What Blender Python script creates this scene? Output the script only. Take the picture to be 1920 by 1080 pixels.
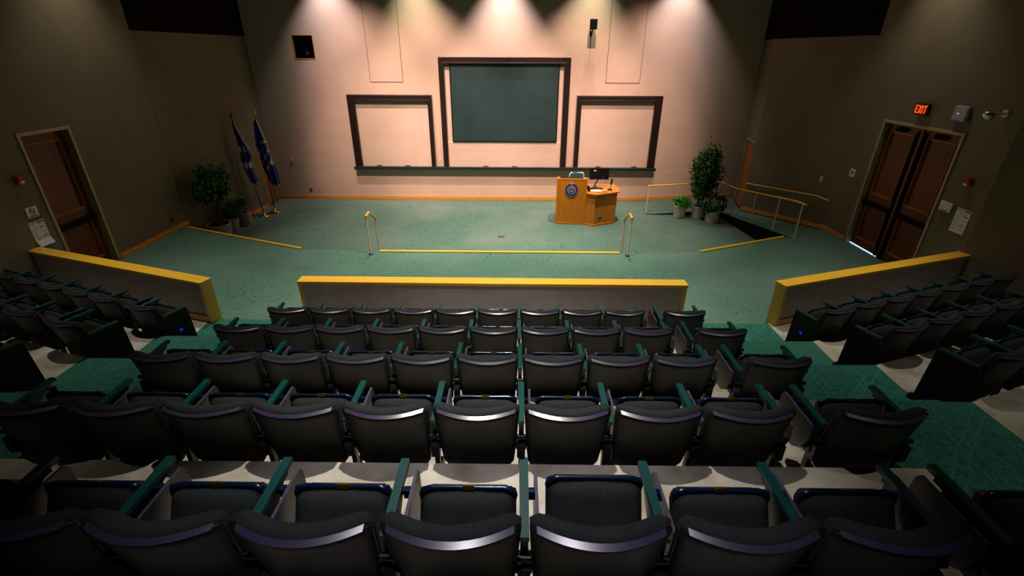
import bpy, bmesh, math, random
from mathutils import Vector, Matrix
random.seed(7)
for o in list(bpy.data.objects): bpy.data.objects.remove(o)
SC = bpy.context.scene
COL = SC.collection

# ------------------------------------------------------------------ camera
CAMZ = 4.0087
PITCH, YAW, ROLL, FPX = 0.457998, -0.008615, 0.004125, 890.0
fw = Vector((math.sin(YAW)*math.cos(PITCH), math.cos(YAW)*math.cos(PITCH), -math.sin(PITCH)))
rt = Vector((math.cos(YAW), -math.sin(YAW), 0)); up = rt.cross(fw)
cR, sR = math.cos(ROLL), math.sin(ROLL)
R_ = rt*cR + up*sR; U_ = up*cR - rt*sR
cd = bpy.data.cameras.new('camera'); cam = bpy.data.objects.new('camera', cd); COL.objects.link(cam)
cd.sensor_width = 36; cd.lens = FPX/1920*36; cd.clip_start = .05; cd.clip_end = 100
M = Matrix.Identity(4)
for i, v in enumerate((R_, U_, -fw)):
    for j in range(3): M[j][i] = v[j]
M.translation = Vector((0, 0, CAMZ)); cam.matrix_world = M
SC.camera = cam
def inframe(P, mx=40):
    d = Vector(P)-Vector((0, 0, CAMZ)); z = d.dot(fw)
    if z < .05: return False
    x = 960+FPX*d.dot(R_)/z; y = 540-FPX*d.dot(U_)/z
    return -mx < x < 1920+mx and -mx < y < 1080+mx

# ------------------------------------------------------------------ view, world
vs = SC.view_settings; vs.view_transform = 'Standard'; vs.look = 'None'; vs.gamma = 1; vs.use_curve_mapping = False
vs.exposure = 0.0
w = bpy.data.worlds.new('world'); SC.world = w; w.use_nodes = True
w.node_tree.nodes['Background'].inputs[0].default_value = (.5, .42, .36, 1)
w.node_tree.nodes['Background'].inputs[1].default_value = 0.0

# ------------------------------------------------------------------ lights
def spot(name, loc, target, power, angle, blend=.6, color=(1, .9, .8), size=.04):
    l = bpy.data.lights.new(name, 'SPOT'); l.energy = power; l.spot_size = math.radians(angle); l.spot_blend = blend
    l.color = color; l.shadow_soft_size = size
    o = bpy.data.objects.new(name, l); COL.objects.link(o); o.location = loc
    d = Vector(target)-Vector(loc); o.rotation_euler = d.to_track_quat('-Z', 'Y').to_euler()
    return o
XC = -.42
WARM = (1, .80, .66); COOL = (1, .86, .90); GRN = (.98, .95, .66)
for i, (dx, p, c) in enumerate(((-5.2, 430, COOL), (-2.6, 290, GRN), (0, 560, COOL), (2.6, 290, GRN), (5.2, 430, COOL))):
    spot('wall_washer_spot', (XC+dx, 15.60, 6.55), (XC+dx, 16.05, 2.0), p, 80, .95, c)
for dx, p in ((-4.5, 1350), (-2.4, 1900), (0, 2100), (2.4, 1600), (4.5, 1100)):
    spot('stage_wall_flood', (XC+dx, 13.0, 7.8), (XC+dx*.97, 16.1, 2.6), p, 48, 1.0, (1, .65, .55))
for dx, p in ((-4.0, 2700), (-1.4, 3000), (1.4, 2700), (4.0, 2200)):
    spot('stage_wall_flood', (XC+dx, 9.4, 8.2), (XC+dx*.95, 16.1, .9), p, 36, 1.0, (1, .67, .56))
for dx, p in ((-2.6, 2600), (0, 2900), (2.8, 3000)):
    spot('stage_downlight', (XC+dx, 12.2, 8.0), (XC+dx, 12.6, 0), p, 56, 1.0, (1, .90, .78))
for dx, p in ((-4.0, 800), (0, 3000), (4.0, 800)):
    spot('aisle_downlight', (XC+dx, 8.2, 8.2), (XC+dx*1.0, 8.3, 0), p, 68, 1.0, (1, .93, .80))
spot('audience_spot', (XC+.1, 3.7, 8.3), (XC+.1, 3.7, 1), 2300, 52, 1.0, (1, .93, .86), .05)
spot('audience_spot', (XC+.3, .9, 8.3), (XC+.3, 1.3, 1), 600, 38, 1.0, (.97, .90, 1), .05)
spot('audience_spot', (XC-4.6, 6.6, 8.3), (XC-5.2, 6.2, 1), 560, 58, 1.0, (1, .93, .78), .05)
spot('audience_spot', (XC+5.0, 6.6, 8.3), (XC+5.4, 6.2, 1), 640, 58, 1.0, (1, .93, .78), .05)
for x, p in ((-4.6, 150), (3.9, 230)):
    spot('audience_spot', (x, 2.2, 8.3), (x, 2.2, 1), p, 46, 1.0, (1, .93, .80), .05)  # unseen fill spots, added to lift the dark rear ends of both aisles
for sx, X in ((-1, -8.53), (1, 7.9)):
    spot('side_wall_washer_spot', (X-sx*.75, 10.3, 6.3), (X, 10.1, 2.0), 130, 84, 1.0, (1, .86, .76))

# ------------------------------------------------------------------ materials
MATS = {}
def nt(name):
    m = bpy.data.materials.new(name); m.use_nodes = True; n = m.node_tree
    b = n.nodes['Principled BSDF']; MATS[name] = m
    return m, n, b
def coords(n, scale=(1, 1, 1), rot=(0, 0, 0), kind='Object'):
    tc = n.nodes.new('ShaderNodeTexCoord'); mp = n.nodes.new('ShaderNodeMapping')
    n.links.new(tc.outputs[kind], mp.inputs[0]); mp.inputs['Scale'].default_value = scale; mp.inputs['Rotation'].default_value = rot
    return mp.outputs[0]
def noise(n, vec, sc, det=3, rough=.55):
    t = n.nodes.new('ShaderNodeTexNoise'); t.inputs['Scale'].default_value = sc; t.inputs['Detail'].default_value = det
    t.inputs['Roughness'].default_value = rough; n.links.new(vec, t.inputs['Vector']); return t.outputs['Fac']
def ramp(n, fac, stops):
    r = n.nodes.new('ShaderNodeValToRGB'); n.links.new(fac, r.inputs[0]); e = r.color_ramp.elements
    while len(e) < len(stops): e.new(.5)
    for i, (p, c) in enumerate(stops):
        e[i].position = p; e[i].color = (c[0], c[1], c[2], 1)
    return r.outputs[0]
def mix(n, a, b, fac, mode='MIX'):
    m = n.nodes.new('ShaderNodeMix'); m.data_type = 'RGBA'; m.blend_type = mode
    for k, v in ((6, a), (7, b), (0, fac)):
        if isinstance(v, (int, float)): m.inputs[k].default_value = v
        elif isinstance(v, tuple): m.inputs[k].default_value = (*v, 1)
        else: n.links.new(v, m.inputs[k])
    return m.outputs[2]
def bump(n, b, h, strength, dist=.01):
    u = n.nodes.new('ShaderNodeBump'); u.inputs['Strength'].default_value = strength; u.inputs['Distance'].default_value = dist
    n.links.new(h, u.inputs['Height']); n.links.new(u.outputs[0], b.inputs['Normal'])
def simple(name, c, rough=.5, metal=0, var=.12, sc=12, spec=.5, emit=None, es=0):
    m, n, b = nt(name)
    v = coords(n); f = noise(n, v, sc)
    lo = tuple(x*(1-var) for x in c); hi = tuple(min(1, x*(1+var)) for x in c)
    n.links.new(ramp(n, f, ((.3, lo), (.7, hi))), b.inputs['Base Color'])
    b.inputs['Roughness'].default_value = rough; b.inputs['Metallic'].default_value = metal
    b.inputs['Specular IOR Level'].default_value = spec
    if emit: b.inputs['Emission Color'].default_value = (*emit, 1); b.inputs['Emission Strength'].default_value = es
    return m
def wood(name, c1, c2, rough=.4, sc=(1, 1, 1), ring=6):
    m, n, b = nt(name)
    v = coords(n, sc); f = noise(n, v, ring, 4, .6); f2 = noise(n, v, ring*6, 2)
    a = ramp(n, f, ((.35, c1), (.65, c2)))
    a = mix(n, a, tuple(x*.75 for x in c1), ramp(n, f2, ((.5, (0, 0, 0)), (.75, (.6, .6, .6)))), 'MIX')
    n.links.new(a, b.inputs['Base Color']); b.inputs['Roughness'].default_value = rough
    if name in ('door_wood', 'lit_moulding_wood'): b.inputs['Specular IOR Level'].default_value = .2
    return m
m, n, b = nt('wall_fabric')
v = coords(n); f = noise(n, v, 1.3, 3); g = noise(n, coords(n, (90, 90, 14)), 1, 2)
c = ramp(n, f, ((.3, (.56, .42, .325)), (.7, (.62, .465, .36))))
c = mix(n, c, (.48, .36, .28), ramp(n, g, ((.45, (0, 0, 0)), (.8, (.35, .35, .35)))))
n.links.new(c, b.inputs['Base Color']); b.inputs['Roughness'].default_value = .9; b.inputs['Specular IOR Level'].default_value = .15; bump(n, b, g, .15, .004)
m, n, b = nt('dimmed_wall_fabric')  # front wall's fabric again, the dim side light put into a darker colour
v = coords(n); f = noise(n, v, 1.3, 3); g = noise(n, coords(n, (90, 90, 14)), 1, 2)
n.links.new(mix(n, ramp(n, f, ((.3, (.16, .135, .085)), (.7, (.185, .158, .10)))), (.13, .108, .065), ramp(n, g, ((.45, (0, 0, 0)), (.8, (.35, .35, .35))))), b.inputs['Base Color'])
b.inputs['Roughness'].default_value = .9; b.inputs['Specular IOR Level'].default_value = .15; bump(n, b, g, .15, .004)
simple('half_wall_fabric', (.40, .365, .36), .9, var=.08, sc=5, spec=.15)
simple('board_beige', (.60, .47, .37), .55, var=.04, sc=2)
simple('board_white_edge', (.8, .78, .75), .4)
m, n, b = nt('chalkboard_green')
v = coords(n); f = noise(n, v, 2.2, 5, .6)
n.links.new(ramp(n, f, ((.3, (.007, .028, .029)), (.7, (.012, .040, .040)))), b.inputs['Base Color']); b.inputs['Roughness'].default_value = .5
simple('dark_wood', (.012, .005, .003), .4, var=.3, sc=20)
wood('trim_wood', (.64, .25, .014), (.76, .33, .025), .35, (1, 1, 6), 5)
wood('cap_wood', (.88, .47, .03), (.96, .56, .05), .38, (1.2, 9, 9), 4)
wood('podium_wood', (.60, .175, .004), (.72, .24, .008), .32, (9, 9, .8), 2.5)
wood('door_wood', (.10, .026, .004), (.15, .042, .006), .35, (8, 8, .7), 2)
wood('lit_moulding_wood', (.26, .075, .010), (.34, .11, .015), .35, (1, 1, 1), 5)  # door wood again, the lit ledges painted in as a brighter tone
wood('rail_wood', (.84, .44, .03), (.92, .52, .05), .35, (1, 1, 1), 5)
simple('door_frame_paint', (.34, .28, .13), .45)
simple('post_paint', (.85, .64, .47), .45)
simple('black_metal', (.004, .004, .005), .5, 0, spec=.2)
simple('black_matte', (.006, .006, .006), .9, spec=.1)
simple('ceiling_paint', (.010, .006, .004), .95, spec=.05)
simple('brass', (.75, .52, .16), .22, 1)
simple('white_plastic', (.70, .70, .70), .4)
simple('grey_plastic', (.33, .34, .38), .35)
simple('off_white', (.62, .56, .46), .5)
simple('paper', (.72, .72, .72), .7)
simple('ink', (.04, .04, .045), .7)
simple('purple_ink', (.12, .05, .20), .7)
simple('orange_ink', (.8, .25, .03), .7)
simple('yellow_ink', (.8, .6, .05), .7)
simple('red_plastic', (.5, .02, .015), .35)
simple('pot_ceramic', (.78, .63, .52), .5, var=.06, sc=4)
simple('pot_grey', (.42, .38, .32), .5, var=.08, sc=4)
simple('soil', (.03, .018, .01), .95)
simple('bark', (.10, .06, .035), .85, var=.3)
simple('leaf_green', (.022, .13, .008), .5, var=.7, sc=7, spec=.25)
simple('leaf_bright', (.035, .24, .008), .5, var=.5, sc=9, spec=.25)
simple('leaf_dark', (.010, .070, .012), .45, var=.6, sc=8, spec=.25)
simple('flag_blue', (.014, .016, .36), .6, var=.25)
simple('flag_white', (.55, .55, .55), .7)
simple('flag_green', (.02, .12, .06), .7)
simple('flag_gold', (.55, .30, .05), .55)
simple('fringe', (.55, .38, .16), .6)
simple('seal_blue', (.045, .02, .26), .35)
simple('seal_grey', (.30, .29, .27), .4)
simple('seal_gold', (.85, .55, .04), .4)
simple('silver', (.6, .6, .6), .3, .8)
# seats
m, n, b = nt('seat_fabric')
v = coords(n); f = noise(n, v, 260, 2, .7); g = noise(n, v, 8, 2)
c = ramp(n, f, ((.35, (.011, .013, .013)), (.65, (.042, .048, .047))))
n.links.new(mix(n, c, (.014, .017, .016), ramp(n, g, ((.4, (0, 0, 0)), (.7, (.4, .4, .4))))), b.inputs['Base Color'])
b.inputs['Roughness'].default_value = .95; b.inputs['Specular IOR Level'].default_value = .15; bump(n, b, f, .4, .003)
simple('shell_plastic', (.005, .006, .005), .5, var=.1, sc=30, spec=.4)
simple('rim_sheen', (.035, .030, .065), .27, .0, var=.1, sc=30, spec=.8)  # lavender reflection of the lights put into the glossy black rim's colour
simple('blue_steel', (.003, .018, .055), .20, .35, spec=.8)
simple('post_steel', (.002, .007, .018), .38, .1, spec=.4)
simple('arm_teal', (.001, .056, .050), .38, var=.06, sc=4)
simple('tablet_laminate', (.035, .032, .022), .45, var=.1)
simple('tablet_edge', (.075, .065, .11), .35, var=.2, sc=40)
simple('panel_black', (.006, .006, .006), .6, spec=.25)
# concrete
m, n, b = nt('concrete')
v = coords(n); f = noise(n, v, 2.3, 6, .62); g = noise(n, v, 26, 3); h = noise(n, v, 5, 2, .4)
c = ramp(n, f, ((.30, (.26, .225, .155)), (.5, (.46, .42, .335)), (.70, (.62, .58, .49))))
c = mix(n, c, (.30, .24, .13), ramp(n, h, ((.60, (0, 0, 0)), (.75, (.5, .5, .5)))))
st_ = noise(n, v, 11, 4, .7)
c = mix(n, c, (.16, .11, .05), ramp(n, st_, ((.66, (0, 0, 0)), (.74, (.5, .5, .5)))))
n.links.new(c, b.inputs['Base Color']); b.inputs['Roughness'].default_value = .7; bump(n, b, g, .12, .01)
# carpets
def carpet(name, dark, mid, light, worn, linefac, speck, LAT=((.95, 3.6), (-.62, 3.6))):
    m, n, b = nt(name)
    v = coords(n)
    big = noise(n, v, .55, 3, .6); sp = noise(n, v, 15, 3, .75); fine = noise(n, v, 160, 2, .6)
    c = ramp(n, fine, ((.3, dark), (.7, mid)))
    # diagonal lattice of double lines
    fac = None
    for ang, per in LAT:
        vv = coords(n, (1, 1, 1), (0, 0, ang))
        w_ = n.nodes.new('ShaderNodeTexWave'); w_.inputs['Scale'].default_value = per; w_.inputs['Distortion'].default_value = .25
        w_.inputs['Detail Scale'].default_value = 3; n.links.new(vv, w_.inputs['Vector'])
        r = ramp(n, w_.outputs['Fac'], ((.0, (0, 0, 0)), (.88, (0, 0, 0)), (.93, (1, 1, 1)), (.965, (.0, .0, .0))))
        fac = r if fac is None else mix(n, fac, r, 1.0, 'LIGHTEN')
    vv = coords(n, (20, 6, 1), (0, 0, .5)); st = noise(n, vv, 1.6, 2, .8)
    vv2 = coords(n, (6, 20, 1), (0, 0, .4)); st2 = noise(n, vv2, 1.6, 2, .8)
    s1 = ramp(n, st, ((.49, (0, 0, 0)), (.53, (1, 1, 1)), (.57, (0, 0, 0))))
    s2 = ramp(n, st2, ((.49, (0, 0, 0)), (.53, (1, 1, 1)), (.57, (0, 0, 0))))
    fac = mix(n, fac, mix(n, s1, s2, 1.0, 'LIGHTEN'), 1.0, 'LIGHTEN')
    fm = mix(n, (0, 0, 0), fac, linefac)
    c = mix(n, c, light, fm)
    c = mix(n, c, tuple(x*.25 for x in dark), ramp(n, sp, ((.56, (0, 0, 0)), (.66, (speck,)*3))))
    c = mix(n, c, worn, ramp(n, big, ((.42, (0, 0, 0)), (.70, (.75, .75, .75)))))
    n.links.new(c, b.inputs['Base Color']); b.inputs['Roughness'].default_value = 1; b.inputs['Specular IOR Level'].default_value = .05
    bump(n, b, fine, .3, .004)
carpet('carpet_green', (.070, .155, .115), (.125, .235, .18), (.14, .28, .21), (.165, .25, .20), .35, .85)
carpet('carpet_worn', (.060, .115, .085), (.115, .19, .145), (.13, .215, .165), (.155, .185, .15), .3, .7)
carpet('carpet_steps', (.016, .095, .070), (.035, .150, .110), (.07, .29, .215), (.04, .16, .12), .7, .35, ((.12, .75), (.85, .75)))

# ------------------------------------------------------------------ mesh helpers
class MB:
    def __init__(s): s.v = []; s.f = []; s.mi = []; s.sm = []
    def add(s, vs_, fs, mi=0, sm=False):
        k = len(s.v); s.v += [tuple(p) for p in vs_]
        for f in fs: s.f.append([i+k for i in f]); s.mi.append(mi); s.sm.append(sm)
    def box(s, x0, x1, y0, y1, z0, z1, mi=0):
        v = [(x, y, z) for z in (z0, z1) for y in (y0, y1) for x in (x0, x1)]
        s.add(v, [(0, 2, 3, 1), (4, 5, 7, 6), (0, 1, 5, 4), (2, 6, 7, 3), (0, 4, 6, 2), (1, 3, 7, 5)], mi)
    def prism(s, poly, z0, z1, mi=0, tilt=None):
        # poly CCW list of (x,y); z0/z1 numbers or lists
        n_ = len(poly); a = z0 if isinstance(z0, (list, tuple)) else [z0]*n_; b_ = z1 if isinstance(z1, (list, tuple)) else [z1]*n_
        ar = sum(poly[i][0]*poly[(i+1) % n_][1]-poly[(i+1) % n_][0]*poly[i][1] for i in range(n_))
        idx = list(range(n_)) if ar > 0 else list(range(n_))[::-1]
        P = [poly[i] for i in idx]; A = [a[i] for i in idx]; B = [b_[i] for i in idx]
        v = [(P[i][0], P[i][1], A[i]) for i in range(n_)]+[(P[i][0], P[i][1], B[i]) for i in range(n_)]
        f = [tuple(range(n_))[::-1], tuple(range(n_, 2*n_))]+[(i, (i+1) % n_, n_+(i+1) % n_, n_+i) for i in range(n_)]
        s.add(v, f, mi)
    def slab(s, A, B, t0, t1, z0, z1, mi=0, zB0=None, zB1=None):
        # wall piece along A->B; offset t0..t1 to the left of A->B
        A = Vector(A[:2]); B = Vector(B[:2]); d = (B-A).normalized(); nrm = Vector((-d.y, d.x))
        p = [A+nrm*t0, B+nrm*t0, B+nrm*t1, A+nrm*t1]
        zb0 = z0 if zB0 is None else zB0; zb1 = z1 if zB1 is None else zB1
        s.prism([tuple(q) for q in p], [z0, zb0, zb0, z0], [z1, zb1, zb1, z1], mi)
    def tube(s, pts, r, n_=10, mi=0, cap=True, sm=True):
        pts = [Vector(p) for p in pts]; rr = r if isinstance(r, (list, tuple)) else [r]*len(pts)
        rings = []
        ref = None
        for i, p in enumerate(pts):
            d = ((pts[i+1]-p) if i < len(pts)-1 else (p-pts[i-1]))
            if 0 < i < len(pts)-1: d = (pts[i+1]-p).normalized()+(p-pts[i-1]).normalized()
            d.normalize()
            if ref is None: ref = Vector((0, 0, 1)) if abs(d.z) < .9 else Vector((1, 0, 0))
            a = d.cross(ref).normalized(); b_ = d.cross(a).normalized(); ref = -b_ if False else ref
            rings.append([p+(a*math.cos(t)+b_*math.sin(t))*rr[i] for t in [2*math.pi*k/n_ for k in range(n_)]])
        v = [q for r_ in rings for q in r_]; f = []
        for i in range(len(pts)-1):
            for k in range(n_):
                f.append((i*n_+k, i*n_+(k+1) % n_, (i+1)*n_+(k+1) % n_, (i+1)*n_+k))
        s.add(v, f, mi, sm)
        if cap:
            s.add(rings[0], [tuple(range(n_))], mi); s.add(rings[-1], [tuple(range(n_))[::-1]], mi)
    def lathe(s, prof, c=(0, 0, 0), n_=24, mi=0, sm=True):
        v = []; f = []
        for (r, z) in prof:
            for k in range(n_):
                t = 2*math.pi*k/n_; v.append((c[0]+r*math.cos(t), c[1]+r*math.sin(t), c[2]+z))
        for i in range(len(prof)-1):
            for k in range(n_): f.append((i*n_+k, i*n_+(k+1) % n_, (i+1)*n_+(k+1) % n_, (i+1)*n_+k))
        s.add(v, f, mi, sm)
    def disc(s, c, ax, r0, r1, th=.004, n_=28, mi=0):
        # flat ring/disc facing ax
        ax = Vector(ax).normalized(); a = ax.orthogonal().normalized(); b_ = ax.cross(a); c = Vector(c)
        o = [c+(a*math.cos(t)+b_*math.sin(t))*r1+ax*th for t in [2*math.pi*k/n_ for k in range(n_)]]
        o0 = [p-ax*th for p in o]
        if r0 <= 0:
            s.add(o+o0, [tuple(range(n_))]+[(k, n_+k, n_+(k+1) % n_, (k+1) % n_) for k in range(n_)], mi)
        else:
            i_ = [c+(a*math.cos(t)+b_*math.sin(t))*r0+ax*th for t in [2*math.pi*k/n_ for k in range(n_)]]
            s.add(o+i_+o0, [(k, (k+1) % n_, n_+(k+1) % n_, n_+k) for k in range(n_)]+[(k, 2*n_+k, 2*n_+(k+1) % n_, (k+1) % n_) for k in range(n_)], mi)
    def mesh(s, name, mats):
        me = bpy.data.meshes.new(name); me.from_pydata(s.v, [], s.f); me.update()
        for m_ in (mats if isinstance(mats, (list, tuple)) else [mats]): me.materials.append(MATS[m_])
        for p, mi, sm in zip(me.polygons, s.mi, s.sm): p.material_index = mi; p.use_smooth = sm
        bm = bmesh.new(); bm.from_mesh(me); bmesh.ops.remove_doubles(bm, verts=bm.verts, dist=1e-6) if s.weld else None
        bmesh.ops.recalc_face_normals(bm, faces=bm.faces); bm.to_mesh(me); bm.free()
        return me
    weld = False
    def build(s, name, mats, parent=None, bevel=0, loc=None, rz=0, seg=2):
        o = bpy.data.objects.new(name, s.mesh(name, mats)); COL.objects.link(o)
        if parent is not None: o.parent = parent
        if loc is not None: o.location = loc
        if rz: o.rotation_euler = (0, 0, rz)
        if bevel:
            b_ = o.modifiers.new('bevel', 'BEVEL'); b_.width = bevel; b_.segments = seg; b_.limit_method = 'ANGLE'
        return o
def empty(name, loc=(0, 0, 0), rz=0):
    o = bpy.data.objects.new(name, None); COL.objects.link(o); o.location = loc; o.rotation_euler = (0, 0, rz); o.empty_display_size = .1
    return o
def tag(o, label, cat, group=None):
    o['label'] = label; o['category'] = cat
    if group: o['group'] = group
    return o
def struct(o, label=None):
    o['kind'] = 'structure'
    if label: o['label'] = label
    return o

# ------------------------------------------------------------------ dimensions
STEP = .184; TIER = .368; PIT = -.55
YF = 16.21                      # front wall
XR, XL = 7.90, -8.53            # door walls
U19 = Vector((.9455, .3256)); V19 = Vector((-.3256, .9455))
UL = Vector((-.9455, .3256)); VL = Vector((.3256, .9455))
EDGE = {5: 6.55, 4: 5.46, 3: 4.40, 2: 3.335, 1: 2.225, 0: 1.15}   # front edge of each tier
def tz(t): return STEP+TIER*(5-t)
AXR0, AXR1 = 2.66, 4.01         # right aisle
AXL0, AXL1 = -4.86, -3.46       # left aisle
BR = [(XR, 11.80), (7.14, 14.72), (7.44, YF)]
BL = [(-8.60, 11.76), (-8.15, 15.10), (-8.285, YF)]

# ------------------------------------------------------------------ floors
m_ = MB(); m_.prism([(XR, 7.2), (XR, 11.8), (6.80, 11.0), (6.60, 11.08), (4.17, 10.04), (2.33, 9.92), (-3.08, 9.93), (-4.90, 10.05), (-8.29, 11.42), (XL-.1, 11.76), (XL-.1, 7.2), (-4.9, 6.3), (4.1, 6.3)], -.75, 0)
struct(m_.build('floor', 'carpet_green'), 'green carpeted cross aisle in front of the low walls')
m_ = MB(); m_.prism([(-8.8, 11.3), (7.0, 10.9), (7.0, 14.4), (7.5, 16.5), (-8.9, 16.5)], -.80, PIT)
struct(m_.build('floor_stage', 'carpet_worn'), 'worn green carpet of the sunken stage')
# two intermediate steps down in each gap
for i, ((xa, ya), (xb, yb)) in enumerate((((-4.90, 10.05), (-3.08, 9.93)), ((2.33, 9.92), (4.17, 10.04)))):
    m_ = MB()
    for k, h in ((1, -.183), (2, -.366)):
        m_.prism([(xa, ya-.02+.0), (xb, yb-.02), (xb, yb+.3*k), (xa, ya+.3*k)], PIT, h) if k == 2 else m_.prism([(xa, ya-.02), (xb, yb-.02), (xb, yb+.3), (xa, ya+.3)], -.366, h)
    struct(m_.build('floor_steps', 'carpet_green'), 'carpeted steps down to the sunken stage')
# ramp: first run along right wall, landing, second run along front wall
e0, e1 = Vector((6.76, 10.98)), Vector((6.36, 14.60))
def re(yy): tt = (yy-e0.y)/(e1.y-e0.y); return e0.x+(e1.x-e0.x)*tt
m_ = MB()
m_.prism([(re(10.98), 10.98), (XR+.1, 11.5), (XR+.1, 12.2), (7.3, 14.6), (re(14.6), 14.6)], -.8, [0, -.02, -.06, -.42, -.42])
struct(m_.build('floor_ramp', 'carpet_green'), 'carpeted ramp descending along the right wall')
m_ = MB(); m_.prism([(6.36, 14.6), (7.3, 14.6), (7.6, 16.3), (6.36, 16.3)], -.8, -.42)
m_.prism([(4.05, 14.65), (6.36, 14.6), (6.36, 16.3), (4.05, 16.3)], -.8, [PIT+.002, -.42, -.42, PIT+.002])
struct(m_.build('floor_landing', 'carpet_worn'), 'carpeted landing and second ramp by the front wall')
m_ = MB(); m_.slab((re(11.02), 11.02), (6.36, 14.60), .001, .02, -.55, -.004, 0, -.55, -.425)
m_.slab((4.10, 14.63), (6.36, 14.59), -.02, -.001, -.56, -.545, 0, -.56, -.425)
struct(m_.build('trim_1', 'black_matte'), 'black side face of the ramp')
# tiers : centre section
for t in (5, 4, 3, 2, 1, 0):
    z = tz(t); back = EDGE[t-1]+.0 if t > 0 else -3.5
    m_ = MB(); m_.box(AXL1, AXR0, back-.01 if t > 0 else back, EDGE[t], z-.6, z)
    struct(m_.build('floor_tier', 'concrete'), 'concrete seating tier of the centre block')
    for s, (xa, xb) in (('r', (AXR0, AXR1)), ('l', (AXL0, AXL1))):
        m_ = MB(); m_.box(xa, xb, back-.01, EDGE[t], z-.6, z)
        if t < 5: m_.box(xa, xb, EDGE[t], EDGE[t]+.25, z-.6, z-STEP)
        struct(m_.build('floor_aisle', 'carpet_steps', bevel=.006), 'green patterned carpet steps of the aisle')
    # side tiers
    for s, ax, u, wx in ((1, AXR1, U19, 8.45), (-1, AXL0, UL, -8.60)):
        dx = (wx-ax); yo = abs(dx)*.3256/.9455
        m_ = MB(); b0 = EDGE[t-1] if t > 0 else -3
        m_.prism([(ax, EDGE[t]), (wx, EDGE[t]+yo), (wx, b0+yo-.01), (ax, b0-.01)], z-.6, z)
        struct(m_.build('floor_tier', 'concrete'), 'concrete seating tier of a side block')

# ------------------------------------------------------------------ walls
CEILZ = 8.6
def wall(name, A, B, z0, z1, holes=(), th=.25, mat='wall_fabric', label=None, side=1):
    """wall from A to B, thickness to the left*side; holes = (s0,s1,h0,h1)"""
    m_ = MB(); A = Vector(A); B = Vector(B); L = (B-A).length; d = (B-A)/L
    cur = 0
    for (s0, s1, h0, h1) in sorted(holes):
        m_.slab(A+d*cur, A+d*s0, 0, th*side, z0, z1)
        if h0 > z0: m_.slab(A+d*s0, A+d*s1, 0, th*side, z0, h0)
        m_.slab(A+d*s0, A+d*s1, 0, th*side, h1, z1)
        cur = s1
    m_.slab(A+d*cur, B, 0, th*side, z0, z1)
    return struct(m_.build(name, mat), label)
wall('wall_front', (-8.6, YF), (7.8, YF), -.8, CEILZ, [(1.74, 2.37, 3.857, 4.497)], label='pinkish fabric front wall')
wall('wall_right', (XR, 7.90), (XR, 11.80), -.8, CEILZ, [(.90, 2.88, -.0, 2.73)], side=-1, mat='dimmed_wall_fabric', label='right wall with the double doors')
wall('wall_right_ramp', (XR, 11.80), (7.14, 14.72), -.8, 4.41, side=-1, mat='dimmed_wall_fabric', label='right wall beside the ramp')
wall('wall_right_corner', (7.14, 14.72), (7.44, YF), -.8, 4.41, [(.06, .98, -.42, 1.66)], side=-1, mat='dimmed_wall_fabric', label='short corner wall holding a door')
wall('wall_right_seating', (8.45, -3.5), (8.45, 6.30), -.8, CEILZ, side=-1, mat='dimmed_wall_fabric', label='right wall beside the seats')
wall('wall_right_return', (8.45, 6.30), (XR, 7.90), -.8, CEILZ, side=-1, mat='dimmed_wall_fabric', label='angled right wall beside the seats')
wall('wall_left', (XL, 11.76), (XL, 6.0), -.8, CEILZ, [(2.42, 3.45, 0, 2.70)], side=-1, mat='dimmed_wall_fabric', label='left wall with the single door')
wall('wall_left_seating', (-8.62, 6.0), (-8.62, -3.5), -.8, CEILZ, side=-1, mat='dimmed_wall_fabric', label='left wall beside the seats')
wall('wall_left_corner', (-8.15, 15.10), (-8.60, 11.76), -.8, 4.45, side=-1, mat='dimmed_wall_fabric', label='left wall behind the flags')
wall('wall_left_door', (-8.285, YF), (-8.15, 15.10), -.8, 4.45, [(.10, 1.05, PIT, 1.52)], side=-1, mat='dimmed_wall_fabric', label='short corner wall holding a door')
wall('wall_back', (8.6, -3.5), (-8.8, -3.5), -.8, CEILZ, mat='dimmed_wall_fabric', label='back wall')
for nm, P in (('trim_2', BR), ('trim_3', BL)):
    m_ = MB(); zc = 4.41 if nm == 'trim_2' else 4.45
    for a, b_ in ((P[0], P[1]), (P[1], P[2])):
        sg = -1 if nm == 'trim_2' else 1
        m_.slab(a, b_, -.0, .25*sg, zc, CEILZ)
    struct(m_.build(nm, 'ceiling_paint'), 'dark bulkhead above the corner walls')
m_ = MB(); m_.box(-9, 8.8, -3.7, 16.5, CEILZ, CEILZ+.2); struct(m_.build('ceiling', 'ceiling_paint'), 'dark ceiling')

# baseboards
def base(name, segs, h=.10, th=.018):
    m_ = MB()
    for A, B, za, zb, sg in segs: m_.slab(A, B, 0, th*sg, za, za+h, 0, zb, zb+h)
    return struct(m_.build(name, 'trim_wood', bevel=.003), 'light oak baseboard')
base('baseboard_front', [((-8.27, YF), (4.05, YF), PIT, PIT, -1), ((4.05, YF), (6.36, YF), PIT, -.42, -1), ((6.36, YF), (7.42, YF), -.42, -.42, -1)], .105)
base('baseboard_right', [((XR, 10.86), (XR, 11.80), 0, 0, 1), ((XR, 11.80), (7.14, 14.72), -.02, -.40, 1)], .105)
base('baseboard_left', [((XL, 11.75), (XL, 9.40), 0, 0, 1), ((-8.15, 15.10), (-8.60, 11.9), PIT, PIT, 1)], .11)
base('baseboard_seating', [((8.45, 5.7), (8.45, 6.85), .552, .552, 1)], .10)

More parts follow.
